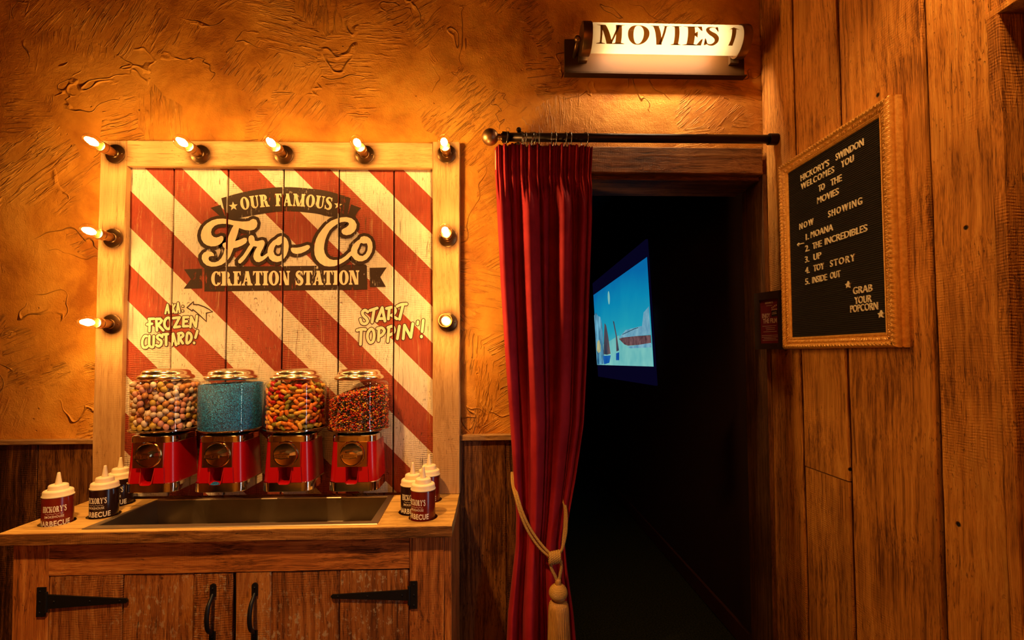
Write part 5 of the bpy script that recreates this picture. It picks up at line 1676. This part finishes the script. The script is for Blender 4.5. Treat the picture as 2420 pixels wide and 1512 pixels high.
    A = [(x, yc - 0.0035 - sl(z), z) for x, z in ui]; B = [rimpt(x, z) for x, z in rim]
    mb.grid([A, B])
    mb.tube(B, 0.0015, 8)
    mb.build('chute', 'red_enamel', t, auto=40)
    return t
DISP = [(-1.1625, 0.0025, 'red candy dispenser full of candy eggs, beside the dark sauce bottles'),
        (-0.9345, 0.0010, 'red candy dispenser full of fine blue sprinkles'),
        (-0.7070, -0.0005, 'red candy dispenser full of long jelly beans'),
        (-0.4825, -0.0025, 'red candy dispenser with a sloping heap of tiny round chocolate drops')]
d0 = None
for x, dz, lab in DISP:
    if d0 is None: d0 = make_dispenser(lab, (x, -0.0305, 0.936 + dz))
    else:
        o = copy_thing(d0, (x, -0.0305, 0.936 + dz)); o['label'] = lab

# ------------------------------------------------------------------ what fills them
CAMP = np.array((0.0, -1.883, 1.40))
rng = np.random.default_rng(5)
def pack(n, R, z0, top, r, it=45):
    a = rng.uniform(0, 2 * PI, n); q = R * np.sqrt(rng.uniform(0, 1, n))
    P = np.stack([q * np.cos(a), q * np.sin(a), np.zeros(n)], 1)
    P[:, 2] = z0 + rng.uniform(0, 1, n) * (top(P[:, 0], P[:, 1]) - z0)
    for k in range(it):
        d = P[:, None, :] - P[None, :, :]
        L = np.sqrt((d ** 2).sum(2)) + 1e-9
        ov = np.clip(2 * r - L, 0, None); np.fill_diagonal(ov, 0)
        P += (d / L[..., None] * ov[..., None]).sum(1) * 0.28
        rr = np.hypot(P[:, 0], P[:, 1]); s = np.minimum(1, (R - r) / np.maximum(rr, 1e-6))
        P[:, 0] *= s; P[:, 1] *= s
        P[:, 2] = np.clip(P[:, 2], z0 + r, np.maximum(top(P[:, 0], P[:, 1]) - r, z0 + r))
    return P
def lathe_mesh(name, prof, n, mat, bend=0.0):
    mb = MB(); mb.lathe(prof, n=n)
    if bend: mb.v = [(x + bend * z * z, y, z) for x, y, z in mb.v]
    me = mb.mesh(name); me.materials.append(M[mat])
    return me, mb
def scatter(prefix, P, shapes, weights, labels, cat, group, orient, base, stuff_label, keep=300):
    """the pieces nearest the viewer are single objects, the rest of the fill is one object per kind of candy"""
    base = np.array(base)
    W = P + base
    dist = np.linalg.norm(W - CAMP, axis=1)
    top = P[:, 2].max()
    score = dist - 0.035 * np.clip((P[:, 2] - (top - 0.02)) / 0.02, 0, 1)
    order = np.argsort(score)
    kinds = rng.choice(len(shapes), len(P), p=weights)
    rest = [MB() for _ in shapes]
    for rank, i in enumerate(order):
        k = kinds[i]
        e = orient(P[i])
        mat = Matrix.Translation(W[i]) @ e
        if rank < keep:
            o = bpy.data.objects.new(prefix, shapes[k][0]); COL.objects.link(o)
            o.matrix_world = mat
            tag(o, labels[k], cat, group[k])
        else:
            m = shapes[k][1]
            rest[k].add([tuple(mat @ Vector(v)) for v in m.v], m.f, 0.5, True)
    mb = MB(); mats = []
    me = bpy.data.meshes.new(prefix + '_fill')
    V, F, MI = [], [], []
    for k, r in enumerate(rest):
        b = len(V); V += r.v; F += [tuple(b + q for q in f) for f in r.f]; MI += [k] * len(r.f)
    me.from_pydata(V, [], F)
    for s_ in shapes: me.materials.append(s_[0].materials[0])
    me.polygons.foreach_set('material_index', MI); me.polygons.foreach_set('use_smooth', [True] * len(F)); me.update()
    o = bpy.data.objects.new(prefix + '_fill', me); COL.objects.link(o)
    tag(o, stuff_label, cat, None, 'stuff')
    return o
def rand_rot(p, flat=0.0):
    ax = Vector(rng.normal(size=3)).normalized()
    return Matrix.Rotation(rng.uniform(0, 2 * PI), 4, ax)
ZF = 0.936 + 0.2085
def gbase(k): return (DISP[k][0], -0.0305 + GY, DISP[k][1])
# candy eggs
ep = [(0.0002, -0.0100), (0.0042, -0.0090), (0.0078, -0.0055), (0.0095, -0.0005), (0.0092, 0.0040), (0.0073, 0.0082), (0.0040, 0.0113), (0.0002, 0.0125)]
eggs = [lathe_mesh('candy_egg', ep, 14, m) for m in ('egg_cream', 'egg_pink', 'egg_orange', 'egg_yellow')]
P = pack(690, RG - 0.0015, ZF, lambda x, y: 1.304 + 0.004 * np.sin(60 * x) + 0 * y, 0.0097)
nm = ['cream', 'pink', 'orange-brown', 'mustard yellow']
scatter('candy_egg', P, eggs, [0.28, 0.30, 0.23, 0.19], ['speckled %s candy egg in the glass globe of eggs' % c for c in nm], 'candy', ['%s candy eggs' % c for c in nm], rand_rot, gbase(0),
        'candy eggs lying deeper inside the globe behind the front ones')
# jelly beans
bp = [(0.0002, -0.0130), (0.0040, -0.0122), (0.0058, -0.0098), (0.0066, -0.0050), (0.0065, 0.0), (0.0066, 0.0050), (0.0058, 0.0098), (0.0040, 0.0122), (0.0002, 0.0130)]
beans = [lathe_mesh('jelly_bean', bp, 12, m, 20.0) for m in ('bean_orange', 'bean_yellow', 'bean_red', 'bean_green')]
P = pack(700, RG - 0.0015, ZF, lambda x, y: 1.305 + 0.006 * np.sin(50 * x + 30 * y), 0.0091, 40)
def bean_rot(p):
    a = math.atan2(p[1], p[0])
    if math.hypot(p[0], p[1]) > RG - 0.026:        # pieces against the glass lie along it
        tl = rng.normal(0, 0.6)
        up = Vector((-math.sin(a), math.cos(a), 0)) * math.cos(tl) + Vector((0, 0, 1)) * math.sin(tl)
        return up.to_track_quat('Z', 'Y').to_matrix().to_4x4()
    return rand_rot(p)
nm = ['orange', 'yellow', 'red', 'olive green']
scatter('jelly_bean', P, beans, [0.36, 0.28, 0.15, 0.21], ['glossy %s jelly bean in the globe of long beans' % c for c in nm], 'candy', ['%s jelly beans' % c for c in nm], bean_rot, gbase(2),
        'jelly beans lying deeper inside the globe behind the front ones')
# chocolate drops: two skins of pieces round a solid heart
lp = [(0.0002, -0.0025), (0.0026, -0.0021), (0.0041, -0.0006), (0.0041, 0.0006), (0.0026, 0.0021), (0.0002, 0.0025)]
dm = ('drop_red', 'drop_orange', 'drop_yellow', 'drop_brown', 'drop_green', 'drop_grey')
drops = [lathe_mesh('chocolate_drop', lp, 10, m) for m in dm]
def dtop(x, y): return 1.283 + 0.17 * x - 1.9 * (x - 0.02) ** 2 - 1.5 * y * y
pts = []
for layer, (R_, n) in enumerate(((RG - 0.0050, 2100), (RG - 0.0095, 1500))):
    zz = ZF + 0.003
    row = 0
    while zz < 1.30:
        m = int(2 * PI * R_ / 0.0080)
        for k in range(m):
            a = 2 * PI * (k + 0.5 * (row % 2) + rng.normal(0, 0.22)) / m
            r_ = R_ + rng.normal(0, 0.0012)
            x, y = r_ * math.cos(a), r_ * math.sin(a)
            z = zz + rng.normal(0, 0.0013)
            if z < dtop(x, y): pts.append((x, y, z))
        zz += 0.0058; row += 1
for layer in range(2):
    for i in np.arange(-RG, RG, 0.0074):
        for j in np.arange(-RG, RG, 0.0074):
            x, y = i + rng.normal(0, 0.0015), j + rng.normal(0, 0.0015)
            if math.hypot(x, y) < RG - 0.0055: pts.append((x, y, dtop(x, y) - 0.004 * layer + rng.normal(0, 0.0008)))
P = np.array(pts)
def drop_rot(p):
    t = rng.normal(0, 0.7); q = rng.normal(0, 0.5)
    return Matrix.Rotation(t, 4, 'X') @ Matrix.Rotation(q, 4, 'Y')
nm = ['red', 'orange', 'yellow', 'dark brown', 'green', 'grey']
fill = scatter('chocolate_drop', P, drops, [0.28, 0.20, 0.12, 0.20, 0.11, 0.09], ['tiny round %s chocolate drop in the part-filled globe' % c for c in nm], 'candy', ['%s chocolate drops' % c for c in nm], drop_rot, gbase(3),
               'hundreds of tiny coloured chocolate drops heaped in the part-filled globe')
mb = MB()
b3 = gbase(3)
rows = []
for r_ in np.linspace(0.0, RG - 0.012, 9):
    rows.append([(b3[0] + r_ * math.cos(a), b3[1] + r_ * math.sin(a), b3[2] + dtop(r_ * math.cos(a), r_ * math.sin(a)) - 0.007) for a in np.linspace(0, 2 * PI, 41)])
rows.append([(b3[0] + (RG - 0.012) * math.cos(a), b3[1] + (RG - 0.012) * math.sin(a), b3[2] + ZF + 0.001) for a in np.linspace(0, 2 * PI, 41)])
mb.grid(rows)
o = mb.build('candy_heart', 'candy_heart', fill)
o['kind'] = 'stuff'
# blue sprinkles
b1 = gbase(1)
mb = MB()
rows = []
RS = RG - 0.0016
for r_ in np.linspace(0.0, RS, 14):
    rows.append([(b1[0] + r_ * math.cos(a), b1[1] + r_ * math.sin(a), b1[2] + 1.2985 + 0.0025 * math.sin(r_ * 160 + 2 * a) * (r_ / RS) + 0.0012 * math.sin(17 * a) * (r_ / RS) + 0.004 * (r_ / RS) * math.cos(a)) for a in np.linspace(0, 2 * PI, 73)])
rows.append([(b1[0] + RS * math.cos(a), b1[1] + RS * math.sin(a), b1[2] + ZF + 0.0005) for a in np.linspace(0, 2 * PI, 73)])
mb.grid(rows)
o = mb.build('sprinkles', 'blue_sprinkles')
tag(o, 'fine blue sugar sprinkles filling the glass globe between eggs and beans', 'sprinkles', None, 'stuff')
mb = MB()
bx, by, bz = DISP[1][0], -0.0305 + GY - 0.0795 - 0.014, 0.936 + DISP[1][1] + 0.0305
rows = []
for r_ in np.linspace(0.0, 1.0, 7):
    rows.append([(bx + 0.0165 * r_ * math.cos(a), by + 0.011 * r_ * math.sin(a), bz + 0.007 * (1 - r_ * r_) * (1 + 0.2 * math.sin(5 * a))) for a in np.linspace(0, 2 * PI, 25)])
mb.grid(rows)
o = mb.build('spilt_sprinkles', 'blue_sprinkles')
tag(o, 'small spilt heap of blue sprinkles in the red chute', 'sprinkles', None, 'stuff')

# ================================================================== LETTER BOARD ON THE RIGHT-HAND WALL
LB = (1.099, -0.414, 1.412)
lb = thing('letter_board', 'black felt letter board in an ornate gilt frame on the plank wall', 'letter board', LB)
OY0, OY1, OZ0, OZ1 = -0.1675, -0.6615, 1.4115, 2.0895
PROF = [(0.0, 0.0), (0.0, 0.016), (0.0022, 0.0175), (0.0022, 0.021), (0.0, 0.023), (0.0, 0.033), (0.0030, 0.0375), (0.0060, 0.0415), (0.0100, 0.0430), (0.0135, 0.0415), (0.0160, 0.0375), (0.0180, 0.0350),
        (0.0200, 0.0360), (0.0235, 0.0375), (0.0270, 0.0365), (0.0300, 0.0340), (0.0320, 0.0320), (0.0335, 0.0340), (0.0355, 0.0345), (0.0370, 0.0325), (0.0385, 0.0330), (0.0400, 0.0320), (0.0415, 0.0290), (0.0418, 0.0240)]
def frame_side(k):
    def corner(i, d):
        y = OY0 - d if i in (0, 3) else OY1 + d
        z = OZ0 + d if i in (0, 1) else OZ1 - d
        return np.array((y, z))
    mb = RMB(LB)
    L = (0.494, 0.678)[k % 2]
    n = int(L / 0.0012)
    rows = []
    for i in range(n + 1):
        s = i / n; row = []
        for d, h in PROF:
            p = corner(k, d) * (1 - s) + corner((k + 1) % 4, d) * s
            q = s * L
            orn = 0.0
            if 0.003 < d < 0.0165: orn = 0.0018 * math.sin(2 * PI * q / 0.0135 + d * 420) * math.sin(PI * (d - 0.003) / 0.0135) + 0.0010 * math.sin(2 * PI * q / 0.0052 - d * 600)
            elif 0.019 < d < 0.0315: orn = 0.0016 * math.sin(2 * PI * q / 0.0072 + d * 160) * math.sin(PI * (d - 0.019) / 0.0125) + 0.0007 * math.sin(2 * PI * q / 0.0042)
            row.append((1.0995 - h - orn, p[0], p[1]))
        rows.append(row)
    mb.grid(rows)
    return mb
names = ['frame_rail', 'frame_stile', 'frame_rail', 'frame_stile']
for k in range(4): frame_side(k).build(names[k], 'gilt_frame', lb, auto=60)
mb = RMB(LB)
rows = []
z = 1.448; pitch = 0.00605
while z < 2.052:
    for dz, dx in ((0.0, 0.0), (0.0012, 0.0020), (0.0042, 0.0020), (0.0048, 0.0)):
        rows.append([(1.0735 - dx, -0.2060, z + dz), (1.0735 - dx, -0.6200, z + dz)])
    z += pitch
mb.grid(rows, smooth=False)
mb.build('felt', 'letterboard_felt', lb)
mb = RMB(LB); mb.box(1.0745, 1.0990, -0.635, -0.190, 1.435, 2.066); mb.build('backing', 'black_frame', lb)
LINES = [("HICKORY'S", -0.2800, -0.4190, 1.9924), ('SWINDON', -0.4504, -0.5611, 1.9951), ('WELCOMES', -0.2810, -0.4404, 1.9624), ('YOU', -0.4725, -0.5220, 1.9638), ('TO', -0.3690, -0.3966, 1.9248),
         ('THE', -0.4250, -0.4715, 1.9241), ('MOVIES', -0.3612, -0.4577, 1.8873), ('NOW', -0.2670, -0.3385, 1.8261), ('SHOWING', -0.4102, -0.5490, 1.8279), ('1.', -0.2990, -0.3135, 1.7823),
         ('MOANA', -0.3250, -0.4280, 1.7829), ('2.', -0.2945, -0.3148, 1.7432), ('THE', -0.3325, -0.3750, 1.7438), ('INCREDIBLES', -0.3915, -0.5650, 1.7447), ('3.', -0.2920, -0.3118, 1.7058),
         ('UP', -0.3350, -0.3716, 1.7060), ('4.', -0.2915, -0.3118, 1.6686), ('TOY', -0.3335, -0.3840, 1.6685), ('STORY', -0.4125, -0.5160, 1.6692), ('5.', -0.2900, -0.3110, 1.6304),
         ('INSIDE', -0.3262, -0.3952, 1.6301), ('OUT', -0.4112, -0.4550, 1.6311), ('GRAB', -0.5055, -0.5766, 1.5707), ('YOUR', -0.5100, -0.5728, 1.5411), ('POPCORN', -0.4925, -0.5940, 1.5179)]
SP = {'NOW': 1.5, 'SHOWING': 1.4, 'WELCOMES': 1.25, 'STORY': 1.35, "HICKORY'S": 1.05, 'MOANA': 1.15, 'YOU': 1.2, 'GRAB': 1.1}
for body, y0, y1, z in LINES:
    mb = RMB(LB)
    text_into(mb, body, lambda u, v, d: (1.0722 - d, u, v), y0, y1, z, z + 0.0206, 0.006, SP.get(body, 1.0), thick=0.0035)
    mb.build('lettering', 'letter_plastic', lb)
def flat_on_board(name, poly):
    mb = RMB(LB)
    mb.prism([poly], lambda u, v: (1.0674, u, v), lambda u, v: (1.0722, u, v))
    mb.build(name, 'letter_plastic', lb)
for cy, cz in ((-0.4868, 1.6019), (-0.6056, 1.5032)):
    flat_on_board('star', star(cy, cz, 0.0115, 90, 0.50))
flat_on_board('arrow', [(-0.2530, 1.7770), (-0.2610, 1.7820), (-0.2630, 1.7800), (-0.2590, 1.7780), (-0.2870, 1.7765), (-0.2870, 1.7735), (-0.2590, 1.7748), (-0.2640, 1.7712), (-0.2620, 1.7692)])

# ================================================================== SMALL FILM POSTER
PB = (1.02, -0.016, 1.4145)
po = thing('framed_poster', 'small red ENJOY THE FILM poster in a black frame, tucked behind the letter board', 'poster', PB)
tx, ty = 0.3612, -0.9325
def pp(u, v, d=0.0):
    """u along the poster, v height, d out towards the viewer"""
    return (1.02 + tx * u + ty * d, -0.016 + ty * u - tx * d, v)
PU, PWD, PZ0, PZ1 = 0.0256, 0.150, 1.4120, 1.6320
mb = RMB(PB)
mb.prism([[(PU, PZ0), (PWD, PZ0), (PWD, PZ1), (PU, PZ1)], [(0.048, 1.4345), (0.048, 1.6030), (PWD - 0.022, 1.6030), (PWD - 0.022, 1.4345)]], lambda u, v: pp(u, v, 0.0), lambda u, v: pp(u, v, -0.016))
mb.build('frame', 'black_frame', po)
mb = RMB(PB); mb.prism([[(0.044, 1.430), (PWD - 0.018, 1.430), (PWD - 0.018, 1.607), (0.044, 1.607)]], lambda u, v: pp(u, v, -0.006), lambda u, v: pp(u, v, -0.014)); mb.build('print', 'poster_red', po)
mb = RMB(PB)
ppt = lambda u, v, d=0.0: pp(u, v, -0.0054)
def slab(body, u0, u1, v0, v1, t=0.26):
    g, W = serif_text(body, t, 0.10, 0.05, 0.05)
    for x, w, P in g:
        polys_into(mb, P, lambda a, b, d=0.0: pp(u0 + a / W * (u1 - u0), v0 + b * (v1 - v0), -0.0054 + d), 1.2e-5)
text_into(mb, 'ENJOY', ppt, 0.0552, 0.0900, 1.5335, 1.5490, 0.03)
text_into(mb, 'THE FILM', ppt, 0.0590, 0.1180, 1.5125, 1.5290, 0.03)
mb.build('title', 'poster_print', po, fix=False)
mb = RMB(PB)
slab("HICKORY'S", 0.0700, 0.1035, 1.5865, 1.5935)
mb.build('heading', 'poster_print', po, fix=False)
mb = RMB(PB)
for u0, u1, v in ((0.075, 0.099, 1.5790), (0.0560, 0.1150, 1.5010), (0.0695, 0.1095, 1.4937), (0.0715, 0.1090, 1.4870), (0.0595, 0.1165, 1.4793), (0.0520, 0.1210, 1.4650), (0.0520, 0.1210, 1.4588), (0.0620, 0.1130, 1.4530), (0.0550, 0.1205, 1.4469)):
    mb = RMB(PB)
    polys_into(mb, [[(u0, v - 0.0007), (u1, v - 0.0007), (u1, v + 0.0007), (u0, v + 0.0007)]], ppt)
    mb.build('text_line', 'poster_print', po, fix=False)
mb = RMB(PB)
polys_into(mb, [[(0.0965, 1.5360), (0.1210, 1.5370), (0.1210, 1.5590), (0.0965, 1.5580)]], ppt)
mb.build('clapperboard', 'poster_black', po, fix=False)
mb = RMB(PB)
pq = lambda u, v, d=0.0: pp(u, v, -0.0050)
for k in range(4):
    u = 0.0970 + 0.0062 * k
    polys_into(mb, [[(u, 1.5595), (u + 0.0032, 1.5595), (u + 0.0050, 1.5650), (u + 0.0018, 1.5650)]], pq)
    polys_into(mb, [[(u + 0.0012, 1.5660 + 0.0028 * k), (u + 0.0042, 1.5675 + 0.0028 * k), (u + 0.0030, 1.5730 + 0.0028 * k), (u, 1.5715 + 0.0028 * k)]], pq)
polys_into(mb, ribbon([(0.1000, 1.5455), (0.1175, 1.5465)], 0.0012) + ribbon([(0.1010, 1.5510), (0.1165, 1.5520)], 0.0008), pq)
mb.build('clapper_marks', 'poster_print', po, fix=False)
